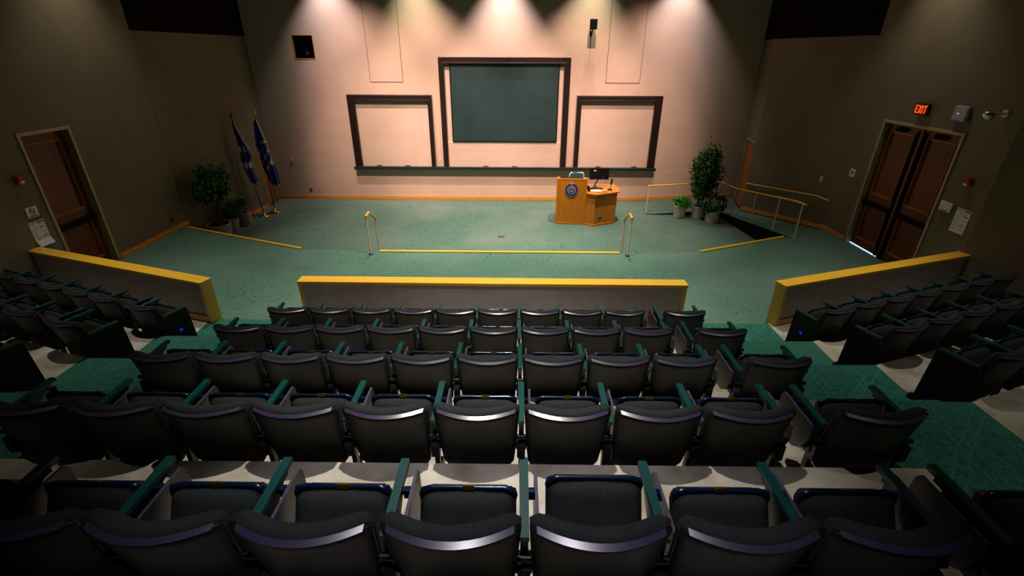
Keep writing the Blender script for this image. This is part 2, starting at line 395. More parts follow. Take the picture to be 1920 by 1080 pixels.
# yellow nosing strips of the stage edge
for i, (a, b_) in enumerate((((-8.40, 11.47), (-4.90, 10.05)), ((-3.08, 9.93), (2.33, 9.92)), ((4.17, 10.04), (6.56, 11.065)))):
    m_ = MB(); m_.slab(a, b_, -.035, .035, -.002, .035)
    o = m_.build('edge_strip', 'cap_wood', bevel=.008)
    tag(o, ('yellow wooden strip along the left angled edge of the sunken stage', 'long straight yellow wooden strip along the centre edge of the stage', 'yellow wooden strip along the right angled edge of the sunken stage')[i], 'edge strip', 'yellow strips along the stage edge')

# ------------------------------------------------------------------ low walls
def halfwall(A, B, th, z0, z1, label, e_end=(1, 1)):
    """audience face on line A->B, thickness to the left (stage side)"""
    r = empty('low_wall', ((A[0]+B[0])/2, (A[1]+B[1])/2, z0)); off = Vector(r.location)
    def P(p): return (p[0]-off.x, p[1]-off.y)
    A_, B_ = Vector(P(A)), Vector(P(B)); d = (B_-A_).normalized()
    m_ = MB(); m_.slab(A_+d*.05, B_-d*.05, .02, th-.02, -.18, z1-z0-.045); m_.build('core_panel', 'half_wall_fabric', r)
    m_ = MB(); m_.slab(A_-d*.01, B_+d*.01, -.01, th+.01, z1-z0-.045, z1-z0); m_.build('top_cap', 'cap_wood', r, bevel=.006)
    for k, (p, q) in enumerate(((A_, A_+d*.05), (B_-d*.05, B_))):
        if e_end[k]:
            m_ = MB(); m_.slab(p, q, 0, th, -.18, z1-z0-.045); m_.build('end_board', 'cap_wood', r, bevel=.003)
    m_ = MB(); m_.slab(A_+d*.05, B_-d*.05, 0, .02, -.0, .11); m_.build('baseboard', 'trim_wood', r, bevel=.003)
    return tag(r, label, 'low wall', 'low walls between seats and stage')
halfwall((-3.33, 6.50), (2.60, 6.47), .19, STEP, .89, 'long straight low wall with yellow wooden cap in front of the centre seats')
halfwall((4.08, 6.47), (7.95, 7.775), .19, STEP, .89, 'angled low wall with yellow wooden cap in front of the right seats', (1, 0))
halfwall((-8.60, 7.67), (-4.78, 6.42), .19, STEP, .89, 'angled low wall with yellow wooden cap in front of the left seats', (0, 1))

# ------------------------------------------------------------------ doors
def door_frame(parent, X, y0, y1, z0, z1, w_=.06, dep=.14, sg=1):
    m_ = MB()
    for (a, b_, c, d) in ((y0, y0+w_, z0, z1), (y1-w_, y1, z0, z1), (y0+w_, y1-w_, z1-w_, z1)):
        m_.box(min(X-sg*.02, X+sg*dep), max(X-sg*.02, X+sg*dep), a, b_, c, d)
    return m_.build('door_frame', 'door_frame_paint', parent, bevel=.006)
def leaf(parent, X, y0, y1, z0, z1, sg, label=None):
    """door leaf whose room face is at X; sg=+1 wall lies at +x"""
    H = z1-z0; W = y1-y0; m_ = MB(); f = lambda a: X+sg*a
    def bx(a0, a1, c0, c1, d0, d1): m_.box(min(f(a0), f(a1)), max(f(a0), f(a1)), c0, c1, d0, d1)
    st = .13
    p1 = (z0+.17, z0+.37*H); p2 = (z0+.45*H, z1-.14)
    bx(0, .045, y0, y0+st, z0, z1); bx(0, .045, y1-st, y1, z0, z1)
    for a, b_ in ((z0, p1[0]), (p1[1], p2[0]), (p2[1], z1)): bx(0, .045, y0+st, y1-st, a, b_)
    for a, b_ in (p1, p2): bx(.022, .040, y0+st, y1-st, a, b_)
    o = m_.build('door_leaf', 'door_wood', parent)
    mm = MB()
    for a, b_ in (p1, p2):
        for q in (0, .02):
            g = .018
            for (c0, c1, d0, d1) in ((y0+st+q, y1-st-q, a+q, a+q+g), (y0+st+q, y1-st-q, b_-q-g, b_-q), (y0+st+q, y0+st+q+g, a+q+g, b_-q-g), (y1-st-q-g, y1-st-q, a+q+g, b_-q-g)):
                x0, x1 = f(-.022+q*1.1), f(.024); mm.box(min(x0, x1), max(x0, x1), c0, c1, d0, d1)
    mm.build('panel_moulding', 'lit_moulding_wood', o)
    return o
# right double door
r = empty('door_1', (0, 0, 0)); struct(r, 'pair of dark wooden panelled doors below the exit sign')
y0, y1 = 8.76, 10.82; door_frame(r, XR, y0, y1, 0, 2.79)
ym = (y0+y1)/2
for a, b_ in ((y0+.06, ym-.04), (ym+.04, y1-.06)):
    leaf(r, XR+.09, a, b_, .015, 2.72, 1)
    m_ = MB(); m_.box(XR+.02, XR+.05, a+.06, b_-.03, .97, 1.07); m_.box(XR+.03, XR+.09, a+.04, a+.10, .98, 1.06); m_.box(XR+.03, XR+.09, b_-.10, b_-.03, .96, 1.08); m_.build('push_bar', 'black_matte', r, bevel=.006)
    e = b_-.05 if a < ym-.5 else a+.05
    m_ = MB(); m_.box(XR+.045, XR+.085, e-.02, e+.02, .02, 2.66); m_.build('vertical_rod', 'black_matte', r, bevel=.005)
    m_ = MB(); m_.box(XR+.03, XR+.09, (a+b_)/2-.1, (a+b_)/2+.16, 2.60, 2.68); m_.build('door_closer', 'black_matte', r, bevel=.006)
m_ = MB(); m_.box(XR+.06, XR+.13, ym-.035, ym+.035, .015, 2.73); m_.build('centre_mullion', 'door_wood', r, bevel=.004)
m_ = MB(); m_.box(XR+.082, XR+.088, ym+.06, y1-.07, .0005, .020)
simple('daylight', (.2, .45, 1), .5, emit=(.25, .55, 1), es=3.5)
m_.build('light_gap', 'daylight', r)
m_ = MB(); m_.box(XR+.2, XR+.22, y0-.1, y1+.1, -.1, 2.9); m_.build('door_backing', 'black_matte', r)
# left door
r = empty('door_2', (0, 0, 0)); struct(r, 'dark wooden panelled door in the left wall')
y0, y1 = 8.29, 9.37; door_frame(r, XL, y0, y1, 0, 2.76, sg=-1)
leaf(r, XL-.12, y0+.06, y1-.06, .015, 2.69, -1)
m_ = MB(); m_.box(XL-.07, XL-.04, y0+.12, y1-.10, .95, 1.06); m_.box(XL-.115, XL-.05, y1-.22, y1-.12, .94, 1.08); m_.box(XL-.115, XL-.05, y0+.10, y0+.16, .96, 1.05); m_.build('push_bar', 'black_matte', r, bevel=.006)
m_ = MB(); m_.box(XL-.19, XL-.17, y0-.1, y1+.1, -.1, 2.9); m_.build('door_backing', 'black_matte', r)
# corner doors
def corner_door(name, A, B, s0, s1, z0, z1, side, label):
    r = empty(name, (0, 0, 0)); struct(r, label)
    A = Vector(A); B = Vector(B); d = (B-A).normalized(); a, b_ = A+d*s0, A+d*s1
    m_ = MB(); m_.slab(a+d*.04, b_-d*.04, .03*side, .075*side, z0+.01, z1-.05); m_.build('door_leaf', 'podium_wood' if 0 else 'corner_door_wood', r)
    m_ = MB(); m_.slab(a, a+d*.04, -.015*side, .12*side, z0, z1); m_.slab(b_-d*.04, b_, -.015*side, .12*side, z0, z1); m_.slab(a+d*.04, b_-d*.04, -.015*side, .12*side, z1-.05, z1); m_.build('door_frame', 'door_frame_paint', r, bevel=.004)
    e = b_-d*.10 if name == 'door_3' else a+d*.1
    q = e+Vector((-d.y, d.x))*(-.03*side)
    m_ = MB(); m_.tube([(e.x, e.y, z0+1.0), (q.x, q.y, z0+1.0)], .022, 12); m_.build('door_handle', 'brass', r)
    return r
wood('corner_door_wood', (.30, .10, .022), (.38, .135, .03), .4, (6, 6, .7), 2)
corner_door('door_3', BR[1], BR[2], .06, .98, -.42, 1.66, -1, 'reddish brown door in the right front corner')
corner_door('door_4', BL[2], BL[1], .10, 1.05, PIT, 1.52, -1, 'reddish brown door behind the flags')

# ------------------------------------------------------------------ front wall boards
def sub(o): return o
def board(x0, x1, z0, z1, ix0, ix1, iz1, label, centre=False):
    r = empty('presentation_board' if centre else 'whiteboard', ((x0+x1)/2, YF, z0)); cx = (x0+x1)/2
    def B(nm, mt, pieces, par=r, bevel=0):
        m_ = MB()
        for (a, b_, c, d, e, f) in pieces: m_.box(a-cx, b_-cx, c-YF, d-YF, e-z0, f-z0)
        return m_.build(nm, mt, par, bevel=bevel)
    yf = YF-.16
    B('frame', 'dark_wood', [(x0, ix0, yf, YF-.002, z0, z1), (ix1, x1, yf, YF-.002, z0, z1), (ix0, ix1, yf, YF-.002, iz1, z1)], bevel=.012)
    B('frame_bead', 'dark_wood', [(ix0-.05, ix0, yf-.015, yf, z0, iz1), (ix1, ix1+.05, yf-.015, yf, z0, iz1), (ix0-.05, ix1+.05, yf-.015, yf, iz1, iz1+.05)], bevel=.006)
    B('writing_panel', 'board_beige', [(ix0, ix1, YF-.04, YF-.004, z0, iz1)])
    if centre:
        g = B('chalkboard', 'chalkboard_green', [(-2.07, 1.27, YF-.105, YF-.085, 1.445, iz1-.003)])
        B('chalkboard_border', 'black_metal', [(-2.105, -2.07, YF-.11, YF-.08, 1.41, iz1-.003), (1.27, 1.305, YF-.11, YF-.08, 1.41, iz1-.003), (-2.07, 1.27, YF-.11, YF-.08, 1.41, 1.445)], g)
        B('lower_panel', 'board_beige', [(ix0+.004, ix1-.004, YF-.075, YF-.05, z0, 1.385)])
        B('panel_edge', 'board_white_edge', [(ix0+.004, ix1-.004, YF-.078, YF-.048, 1.385, 1.41)])
    return tag(r, label, 'board')
board(-5.40, -2.71, .60, 2.84, -5.17, -2.84, 2.65, 'blank beige board in a dark wood frame, left of the big centre board')
board(-2.435, 1.64, .60, 3.925, -2.27, 1.448, 3.73, 'tall centre board with dark green chalkboard in a dark wood frame', True)
board(1.895, 4.595, .60, 2.84, 2.04, 4.36, 2.655, 'blank beige board in a dark wood frame, right of the big centre board')
m_ = MB(); m_.box(-5.44, 4.64, YF-.23, YF-.001, .565, .60); m_.box(-5.44, 4.64, YF-.23, YF-.20, .51, .61); m_.box(-5.44, 4.64, YF-.20, YF-.12, .53, .565)
simple('tray_green', (.012, .03, .026), .4)
tag(m_.build('chalk_tray', 'tray_green', bevel=.008), 'long dark green chalk tray running under all three boards', 'tray')
for i, (px, mt) in enumerate(((-4.60, 'ink'), (-3.66, 'ink'), (-1.15, 'eraser_brown'), (-.19, 'eraser_brown'), (2.60, 'ink'), (3.80, 'ink'))):
    if i == 0: simple('eraser_brown', (.16, .05, .02), .8)
    r = empty('chalkboard_eraser', (px+.12 if i > 1 else px, YF-.15, .601))
    m_ = MB(); m_.box(-.085, .085, -.025, .025, 0, .028); m_.build('felt_pad', mt, r, bevel=.005)
    m_ = MB(); m_.box(-.085, .085, -.022, .022, .028, .046); m_.build('grip', 'dark_wood' if mt == 'ink' else 'eraser_brown', r, bevel=.004)
    tag(r, ('eraser on the tray under the left board, left one', 'eraser on the tray under the left board, right one', 'brown eraser under the chalkboard, left one', 'brown eraser under the chalkboard, right one', 'dark eraser on the tray just left of the monitor, under the right board', 'dark eraser under the right half of the right board')[i], 'eraser', 'erasers on the chalk tray')
# flush acoustic panels outlined in dark reveals
for i, (x0, x1) in enumerate(((-4.62, -3.585), (2.76, 3.83))):
    r = empty('wall_panel', ((x0+x1)/2, YF, 3.2)); h = 3.3; hw = (x1-x0)/2
    m_ = MB(); m_.box(-hw+.012, hw-.012, -.010, -.001, .012, h); m_.build('fabric_face', 'wall_fabric', r)
    m_ = MB(); m_.box(-hw, -hw+.012, -.008, -.001, 0, h); m_.box(hw-.012, hw, -.008, -.001, 0, h); m_.box(-hw+.012, hw-.012, -.008, -.001, 0, .012); m_.build('reveal_line', 'ink', r)
    tag(r, ('tall fabric wall panel outlined in black above the left board', 'tall fabric wall panel outlined in black, right of the hanging speaker')[i], 'wall panel', 'outlined wall panels high on the front wall')
# recessed niche
simple('niche_grey', (.03, .03, .03), .6)
r = empty('speaker_niche', (-6.545, YF, 3.857)); a = .315
m_ = MB(); m_.box(-a, a, .20, .22, 0, .64); m_.box(-a, -a+.01, .0, .2, 0, .64); m_.box(a-.01, a, 0, .2, 0, .64); m_.box(-a, a, 0, .2, 0, .01); m_.box(-a, a, 0, .2, .63, .64); m_.build('recess', 'black_matte', r)
m_ = MB(); m_.box(-a-.008, -a+.012, -.008, .02, -.01, .65); m_.box(a-.012, a+.008, -.008, .02, -.01, .65); m_.box(-a+.012, a-.012, -.008, .02, -.01, .010); m_.box(-a+.012, a-.012, -.008, .02, .632, .65); m_.build('wooden_trim', 'trim_wood', r)
m_ = MB(); m_.box(.0, .07, .12, .19, .10, .33); m_.build('bracket', 'niche_grey', r, bevel=.01)
tag(r, 'square black recess with thin wooden trim high on the left of the front wall', 'wall niche')
# hanging speaker
r = empty('wall_speaker', (2.205, YF-.42, 4.80))
m_ = MB(); m_.prism([(-.11, -.02), (.11, -.02), (.085, .17), (-.085, .17)], -.14, .13); m_.build('cabinet', 'black_metal', r, bevel=.01)
m_ = MB(); m_.box(-.09, .09, -.026, -.02, -.12, .11); m_.build('grille', 'black_matte', r)
m_ = MB(); m_.tube([(0, .1, -.12), (0, .12, -.22), (0, .41, -.22)], .014, 8); m_.box(-.04, .04, .405, .418, -.28, -.16); m_.build('bracket', 'black_metal', r)
tag(r, 'small black loudspeaker on a bracket high on the front wall above right board', 'speaker')

# ------------------------------------------------------------------ small wall devices
def plate_front(name, x, z, w_, h, mt, label, cat, th=.012, knob=None):
    r = empty(name, (x, YF, z)); m_ = MB(); m_.box(-w_/2, w_/2, -th, -.001, -h/2, h/2); m_.build('cover_plate', mt, r, bevel=.003)
    m_ = MB(); 
    if knob == 'outlet': m_.box(-.014, .014, -th-.003, -th, .008, .034); m_.box(-.014, .014, -th-.003, -th, -.034, -.008)
    else: m_.box(-.010, .010, -th-.008, -th, -.02, .02)
    m_.build('socket' if knob == 'outlet' else 'switch_toggle', 'ink', r)
    return tag(r, label, cat)
plate_front('wall_outlet', -7.13, -.25, .075, .12, 'ink', 'dark wall outlet low on the front wall near the left corner', 'outlet', knob='outlet')
plate_front('wall_outlet', -6.82, -.25, .075, .12, 'off_white', 'pale wall outlet low on front wall, right of a dark one', 'outlet', knob='outlet')
plate_front('thermostat', -7.58, .77, .09, .11, 'off_white', 'pale thermostat on the front wall right of the flags', 'thermostat', .03)
plate_front('wall_switch', -2.575, .80, .075, .13, 'off_white', 'pale switch plate between the left board and the tall centre board', 'switch')
m_ = MB(); m_.disc((5.09, YF-.001, .38), (0, -1, 0), 0, .045, .01); tag(m_.build('round_wall_plate', 'wall_fabric'), 'small round beige plate on front wall right of the boards', 'wall plate')
r = empty('wall_outlet', (XL, 11.2, .28)); m_ = MB(); m_.box(.001, .014, -.06, .06, -.06, .06); m_.build('cover_plate', 'ink', r, bevel=.003); m_ = MB(); m_.box(.014, .018, -.02, .02, -.03, .03); m_.build('socket', 'black_metal', r)
tag(r, 'dark outlet low on the left wall beside the potted plants', 'outlet')
r = empty('floor_box', (-.41, 12.46, PIT)); m_ = MB(); m_.box(-.09, .09, -.06, .06, 0, .012); m_.build('cover', 'ink', r, bevel=.004); m_ = MB(); m_.box(-.05, .05, -.03, .03, .012, .016); m_.build('lid', 'purple_ink', r)
tag(r, 'small dark floor socket box in the middle of the stage carpet', 'floor box')
# no smoking sign (left)
def xmb(parent, name, mt, X, sg, pieces, bevel=0):
    m_ = MB()
    for (y0, y1, z0, z1, a0, a1) in pieces:
        x0, x1 = sg*a0, sg*a1; m_.box(min(x0, x1), max(x0, x1), y0, y1, z0, z1)
    return m_.build(name, mt, parent, bevel=bevel)
r = empty('no_smoking_sign', (XL, 8.0, 1.485)); xmb(r, 'plate', 'paper', XL, 1, [(-.115, .095, -.09, .085, .002, .02)], .003)
m_ = MB(); m_.disc((.021, -.01, .015), (1, 0, 0), .045, .057, .002); m_.build('ring', 'ink', r)
m_ = MB(); m_.slab((0, -.05), (0, .03), 0, .001, 0, .001) if 0 else None
m_ = MB(); m_.tube([(.023, -.05, .055), (.023, .03, -.025)], .005, 6); m_.box(.021, .024, -.05, .025, .008, .020); m_.build('cigarette_and_slash', 'ink', r)
m_ = MB(); m_.box(.0205, .022, -.085, .07, -.075, -.058); m_.build('caption_bar', 'ink', r)
tag(r, 'white no smoking sign on the left wall above a paper notice', 'sign')
def notice(X, sg, yc, zc, w_, h, label, flip, curl=0):
    r = empty('paper_notice', (X, yc, zc)); m_ = MB()
    n_ = 8
    v = []; f = []
    for i in range(n_+1):
        zz = -h/2+h*i/n_; k = max(0, 1-i/2.0)*curl
        for yy in (-w_/2, w_/2):
            for a in (.003, .006): v.append((sg*(a+k), yy, zz))
    for i in range(n_):
        o_ = i*4
        f += [(o_+1, o_+3, o_+7, o_+5), (o_, o_+4, o_+6, o_+2), (o_, o_+1, o_+5, o_+4), (o_+2, o_+6, o_+7, o_+3)]
    m_.add(v, f); m_.build('sheet', 'paper', r)
    s = flip
    def L(nm, mt, ps): 
        mm = MB()
        for (a, b_, c, d) in ps:
            y0_, y1_ = s*(a-.5)*w_, s*(b_-.5)*w_; x0_, x1_ = sg*.0062, sg*.0075
            mm.box(min(x0_, x1_), max(x0_, x1_), min(y0_, y1_), max(y0_, y1_), (.5-d)*h, (.5-c)*h)
        mm.build(nm, mt, r)
    L('heading_bar', 'purple_ink', [(.50, .95, .04, .09)])
    L('text_lines', 'ink', [(.05, .40, .045, .065), (.08, .30, .11, .12), (.55, .9, .12, .13), (.05, .42, .30, .31), (.58, .92, .28, .31), (.05, .35, .36, .37), (.1, .3, .47, .49), (.6, .9, .45, .46), (.08, .44, .60, .61), (.55, .85, .63, .66), (.1, .4, .70, .72), (.55, .9, .74, .75), (.1, .9, .84, .85)])
    L('picture_marks', 'orange_ink', [(.30, .38, .19, .23), (.60, .66, .40, .43)])
    L('picture_marks', 'yellow_ink', [(.75, .83, .17, .21), (.18, .25, .52, .55)])
    return tag(r, label, 'notice')
notice(XL, 1, 7.985, 1.10, .29, .44, 'printed paper notice curling at its foot, below the no smoking sign', 1, .05)
notice(XR, -1, 8.18, 1.37, .29, .43, 'printed paper notice on the right wall below the red alarm strobe', -1)
# alarm strobes
def strobe(X, sg, y, z, label):
    r = empty('fire_alarm_strobe', (X, y, z))
    m_ = MB()
    v = [(0, -.06, -.07), (0, .06, -.07), (0, .06, .08), (0, -.06, .08), (sg*.07, -.06, -.0), (sg*.07, .06, -.0), (sg*.10, .06, .08), (sg*.10, -.06, .08)]
    m_.add(v, [(0, 1, 2, 3), (4, 7, 6, 5), (0, 4, 5, 1), (3, 2, 6, 7), (0, 3, 7, 4), (1, 5, 6, 2)]); m_.build('housing', 'red_plastic', r, bevel=.005)
    m_ = MB(); m_.box(min(sg*.03, sg*.085), max(sg*.03, sg*.085), -.04, .04, -.045, .0); m_.build('clear_lens', 'white_plastic', r, bevel=.01)
    return tag(r, label, 'alarm')
strobe(XL, 1, 8.0, 2.03, 'red fire alarm strobe on the left wall above the no smoking sign')
strobe(XR, -1, 8.31, 2.02, 'red fire alarm strobe on the right wall beside the double doors')
# right wall plate / sign / access point / camera
r = empty('wall_sign', (XR, 11.28, 1.535)); xmb(r, 'plate', 'paper', XR, -1, [(-.09, .09, -.09, .09, .001, .018)], .003)
m_ = MB(); m_.disc((-.019, 0, .0), (-1, 0, 0), .030, .042, .002); m_.box(-.022, -.018, -.012, .012, -.05, .05); m_.build('symbol', 'ink', r); tag(r, 'small white sign with round black symbol left of the double doors', 'sign')
r = empty('wall_sign', (XR, 8.56, 1.525)); xmb(r, 'plate', 'paper', XR, -1, [(-.13, .13, -.085, .085, .001, .025)], .004)
m_ = MB(); m_.box(-.027, -.024, -.07, .07, -.07, -.058); m_.build('caption_bar', 'ink', r); tag(r, 'white box sign on the right wall beside the right door jamb', 'sign')
r = empty('wall_switch', (7.80, 12.20, 1.17)); r.rotation_euler = (0, 0, math.atan2(14.72-11.8, 7.14-7.9)-math.pi/2)
m_ = MB(); m_.box(-.015, .0, -.045, .045, -.07, .07); m_.build('cover_plate', 'off_white', r, bevel=.003); m_ = MB(); m_.box(-.024, -.015, -.01, .01, -.02, .02); m_.build('switch_toggle', 'off_white', r)
tag(r, 'pale switch plate on the wall above the ramp handrail', 'switch')
r = empty('wireless_access_point', (XR, 8.98, 3.09))
m_ = MB(); m_.box(-.07, -.001, -.15, .15, -.13, .13); m_.build('housing', 'grey_plastic', r, bevel=.03, seg=4)
simple('blue_led', (.1, .1, 1), .5, emit=(.2, .25, 1), es=6)
m_ = MB(); m_.disc((-.071, .03, .0), (-1, 0, 0), 0, .008, .002); m_.build('status_light', 'blue_led', r); tag(r, 'square grey wireless access point with a blue light, right of the exit sign', 'access point')
r = empty('security_camera', (XR, 8.20, 3.17))
m_ = MB(); m_.lathe([(.0, .001), (.06, .001), (.06, .02), (.03, .03), (.0, .03)], n_=18); o = m_.build('wall_mount', 'white_plastic', r); o.rotation_euler = (0, -math.pi/2, 0)
m_ = MB(); m_.tube([(-.02, 0, 0), (-.16, .02, 0), (-.24, .03, -.01)], .022, 10); m_.build('mount_arm', 'white_plastic', r)
m_ = MB(); m_.lathe([(0, .045), (.06, .040), (.085, .01), (.085, -.02), (.07, -.06), (.03, -.10), (0, -.11)], (-.24, .03, -.01), 20); m_.build('dome', 'silver', r)
tag(r, 'silver dome camera on an arm, high on the right wall', 'camera')
# exit sign, hung from wall on a stem; faces along the wall
r = empty('exit_sign', (7.83, 9.83, 3.08))
m_ = MB(); m_.box(-.16, .16, -.03, .03, -.10, .10); m_.build('housing', 'black_metal', r, bevel=.006)
m_ = MB(); m_.box(-.10, .10, .03, .068, -.05, .05); m_.build('wall_mount', 'black_metal', r)
simple('exit_glow', (1, .05, .01), .5, emit=(1, .035, .003), es=2.6)
m_ = MB()
def bar(x0, z0, x1, z1, w_=.018):
    d = Vector((x1-x0, z1-z0)).normalized(); nn = Vector((-d.y, d.x))*w_/2
    m_.add([(x0+nn.x, -.031, z0+nn.y), (x0-nn.x, -.031, z0-nn.y), (x1-nn.x, -.031, z1-nn.y), (x1+nn.x, -.031, z1+nn.y),
            (x0+nn.x, -.035, z0+nn.y), (x0-nn.x, -.035, z0-nn.y), (x1-nn.x, -.035, z1-nn.y), (x1+nn.x, -.035, z1+nn.y)], [(0, 1, 2, 3), (4, 5, 6, 7), (0, 4, 5, 1), (2, 6, 7, 3), (0, 3, 7, 4), (1, 5, 6, 2)])
zt, zb = .07, -.07
bar(-.125, zt, -.125, zb); bar(-.125, zt-.009, -.070, zt-.009); bar(-.125, 0, -.08, 0); bar(-.125, zb+.009, -.070, zb+.009)
bar(-.050, zt, .010, zb); bar(.010, zt, -.050, zb)
bar(.040, zt, .040, zb)
bar(.068, zt-.009, .138, zt-.009); bar(.103, zt, .103, zb)
m_.build('exit_letters', 'exit_glow', r)
r.rotation_euler = (0, 0, -math.pi/2)
tag(r, 'glowing red EXIT sign in a black housing above the double doors', 'exit sign')

# ------------------------------------------------------------------ handrails
def step_rail(xc, yb, sx, label):
    r = empty('step_handrail', (xc, yb, 0)); 
    m_ = MB(); m_.tube([(0, 0, -.0), (0, 0, .86)], .022, 10); m_.build('post', 'post_paint', r)
    m_ = MB(); m_.tube([(0, .62, -.38), (0, .62, .60)], .022, 10); m_.build('post', 'post_paint', r)
    m_ = MB(); m_.tube([(0, -.05, .875), (0, .20, .90), (0, .66, .62)], .030, 10); m_.build('rail', 'rail_wood', r)
    m_ = MB(); m_.lathe([(0, .001), (.05, .001), (.05, .008), (.017, .015)], n_=16); m_.build('base_flange', 'black_metal', r)
    return tag(r, label, 'handrail', 'handrails at the stage steps')
step_rail(-3.22, 9.77, -1, 'short yellow topped handrail at the steps on the left end of the stage edge')
step_rail(2.47, 9.78, 1, 'short yellow topped handrail at the steps right of the long edge strip')
def ramp_z(y): return -max(0, min(.42, (y-10.95)/(14.3-10.95)*.42))
r = empty('ramp_handrail', (6.8, 11, 0)); O = Vector((6.8, 11, 0))
pts = [(re(y)+.02, y) for y in (11.00, 11.85, 12.85, 13.85)]
for (x, y) in pts:
    m_ = MB(); z = ramp_z(y)
    if y == 11.00: z = -.01
    m_.tube([Vector((x, y, z))-O, Vector((x, y, z+.86))-O], .017, 10); m_.build('post', 'post_paint', r)
for (x, z) in ((6.33, -.42), (5.05, -.50), (4.13, -.55)):
    m_ = MB(); m_.tube([Vector((x, 14.68, z))-O, Vector((x, 14.68, z+.88))-O], .017, 10); m_.build('post', 'post_paint', r)
m_ = MB(); m_.tube([Vector(p)-O for p in ((re(10.9)+.02, 10.9, .865), (re(11.3)+.02, 11.3, .85), (re(13.85)+.02, 13.85, .49), (6.34, 14.62, .475), (6.25, 14.68, .475))], .023, 10); m_.build('rail', 'rail_wood', r)
m_ = MB(); m_.tube([Vector(p)-O for p in ((6.25, 14.68, .47), (5.05, 14.68, .40), (4.08, 14.68, .345))], .023, 10); m_.build('rail', 'rail_wood', r)
tag(r, 'long handrail with pale posts and yellow wooden rail along the open side of ramp', 'handrail')
r = empty('wall_handrail', (7.9, 11.8, 0)); O = Vector((7.9, 11.8, 0))
d = (Vector(BR[1])-Vector(BR[0])).normalized(); nn = Vector((-d.y, d.x))
def wp(s, off, z): q = Vector(BR[0])+d*s+nn*off; return Vector((q.x, q.y, z))-O
m_ = MB(); m_.tube([wp(-.05, .07, .74), wp(.35, .07, .76), wp(2.95, .07, .46)], .022, 10); m_.build('rail', 'rail_wood', r)
for s, z in ((.15, .75), (1.05, .66), (1.95, .56), (2.85, .46)):
    m_ = MB(); m_.tube([wp(s, .0, z-.09), wp(s, .05, z-.09), wp(s, .07, z-.01)], .010, 8); m_.build('bracket', 'brass', r)
tag(r, 'wall mounted wooden handrail beside the ramp', 'handrail')

# ------------------------------------------------------------------ podium
PO = Vector((1.58, 13.9, PIT)); r = empty('lectern_desk', PO)
def pb(nm, mt, poly, z0, z1, bevel=.004, par=None):
    m_ = MB(); m_.prism([(x-PO.x, y-PO.y) for x, y in poly], z0, z1); return m_.build(nm, mt, par or r, bevel=bevel)
L0, L1, L2, L3 = (1.165, 13.62), (2.03, 13.54), (2.07, 14.25), (1.23, 14.33)
pb('lectern_cabinet', 'podium_wood', [L0, L1, L2, L3], .07, [1.33, 1.33, 1.25, 1.25])
pb('reading_surface', 'black_metal', [(1.27, 13.72), (1.95, 13.67), (1.99, 14.15), (1.30, 14.22)], [1.322, 1.322, 1.262, 1.262], [1.340, 1.340, 1.275, 1.275])
pb('back_lip', 'podium_wood', [(1.165, 13.62), (2.03, 13.54), (2.033, 13.575), (1.168, 13.655)], 1.30, 1.362)
D = [(2.032, 13.55), (2.27, 13.40), (2.96, 13.74), (3.02, 14.05), (2.95, 14.55), (2.08, 14.50)]
pb('side_cabinet', 'podium_wood', D, .07, .93)
pb('desk_top', 'podium_wood', [(2.031, 13.50), (2.29, 13.35), (3.02, 13.71), (3.08, 14.05), (3.00, 14.60), (2.08, 14.55)], .93, .97, .012)
pb('plinth', 'podium_wood', [(1.15, 13.60), (2.03, 13.53), (2.26, 13.37), (2.93, 13.70), (2.98, 14.05), (2.90, 14.5), (1.25, 14.30)], .001, .062)
pb('shadow_gap', 'ink', [(1.19, 13.66), (2.03, 13.58), (2.27, 13.44), (2.90, 13.75), (2.92, 14.05), (2.85, 14.4), (1.27, 14.26)], .062, .07, 0)
m_ = MB(); a = Vector((2.27, 13.40)); b_ = Vector((2.96, 13.74)); dd = (b_-a).normalized()
q0 = a+dd*.17-Vector((PO.x, PO.y)); m_.slab(q0, q0+dd*.12, -.006, .0, .20, .25); m_.build('vent_slot', 'ink', r)
# drawer seam on angled face
m_ = MB(); q0 = a+dd*.10-Vector((PO.x, PO.y)); q1 = a+dd*.70-Vector((PO.x, PO.y)); m_.slab(q0, q1, -.0015, 0, .13, .133); m_.slab(q1, q1+dd*.003, -.0015, 0, .13, .88); m_.build('door_seam', 'dark_wood', r)
sd = (Vector(L1)-Vector(L0)).normalized(); sn = Vector((sd.y, -sd.x)); sc_ = Vector(L0)+sd*.43-Vector((PO.x, PO.y))
e = empty('seal_emblem', (sc_.x, sc_.y, 1.08)); e.parent = r
ax = (sn.x, sn.y, 0)
bpy.data.objects.remove(e)
def disc(nm, mt, c, r0, r1, th, par=None):
    m_ = MB(); m_.disc((sc_.x+sn.x*c, sc_.y+sn.y*c, 1.045), ax, r0, r1, th); return m_.build(nm, mt, par or r)
s = disc('seal_ring', 'seal_blue', .004, 0, .185, .010)
disc('seal_rim', 'silver', .014, .180, .190, .004, s); disc('seal_inner_ring', 'seal_grey', .014, .100, .128, .004, s); disc('seal_field', 'seal_grey', .012, 0, .085, .003, s)
def sl(nm, mt, poly, off, par):
    m_ = MB(); v = []
    for o_ in (off, off+.004):
        for (u_, z_) in poly: q = sc_+sd*u_+sn*o_; v.append((q.x, q.y, 1.045+z_))
    k = len(poly); m_.add(v, [tuple(range(k)), tuple(range(k, 2*k))]+[(i, (i+1) % k, k+(i+1) % k, k+i) for i in range(k)]); m_.build(nm, mt, par)
sl('seal_shield', 'seal_blue', [(-.055, .03), (.055, .03), (.055, -.03), (0, -.08), (-.055, -.03)], .018, s)
sl('seal_star', 'seal_gold', [(-.03, -.02), (0, .0), (.03, -.02), (.018, -.055), (-.018, -.055)], .023, s)
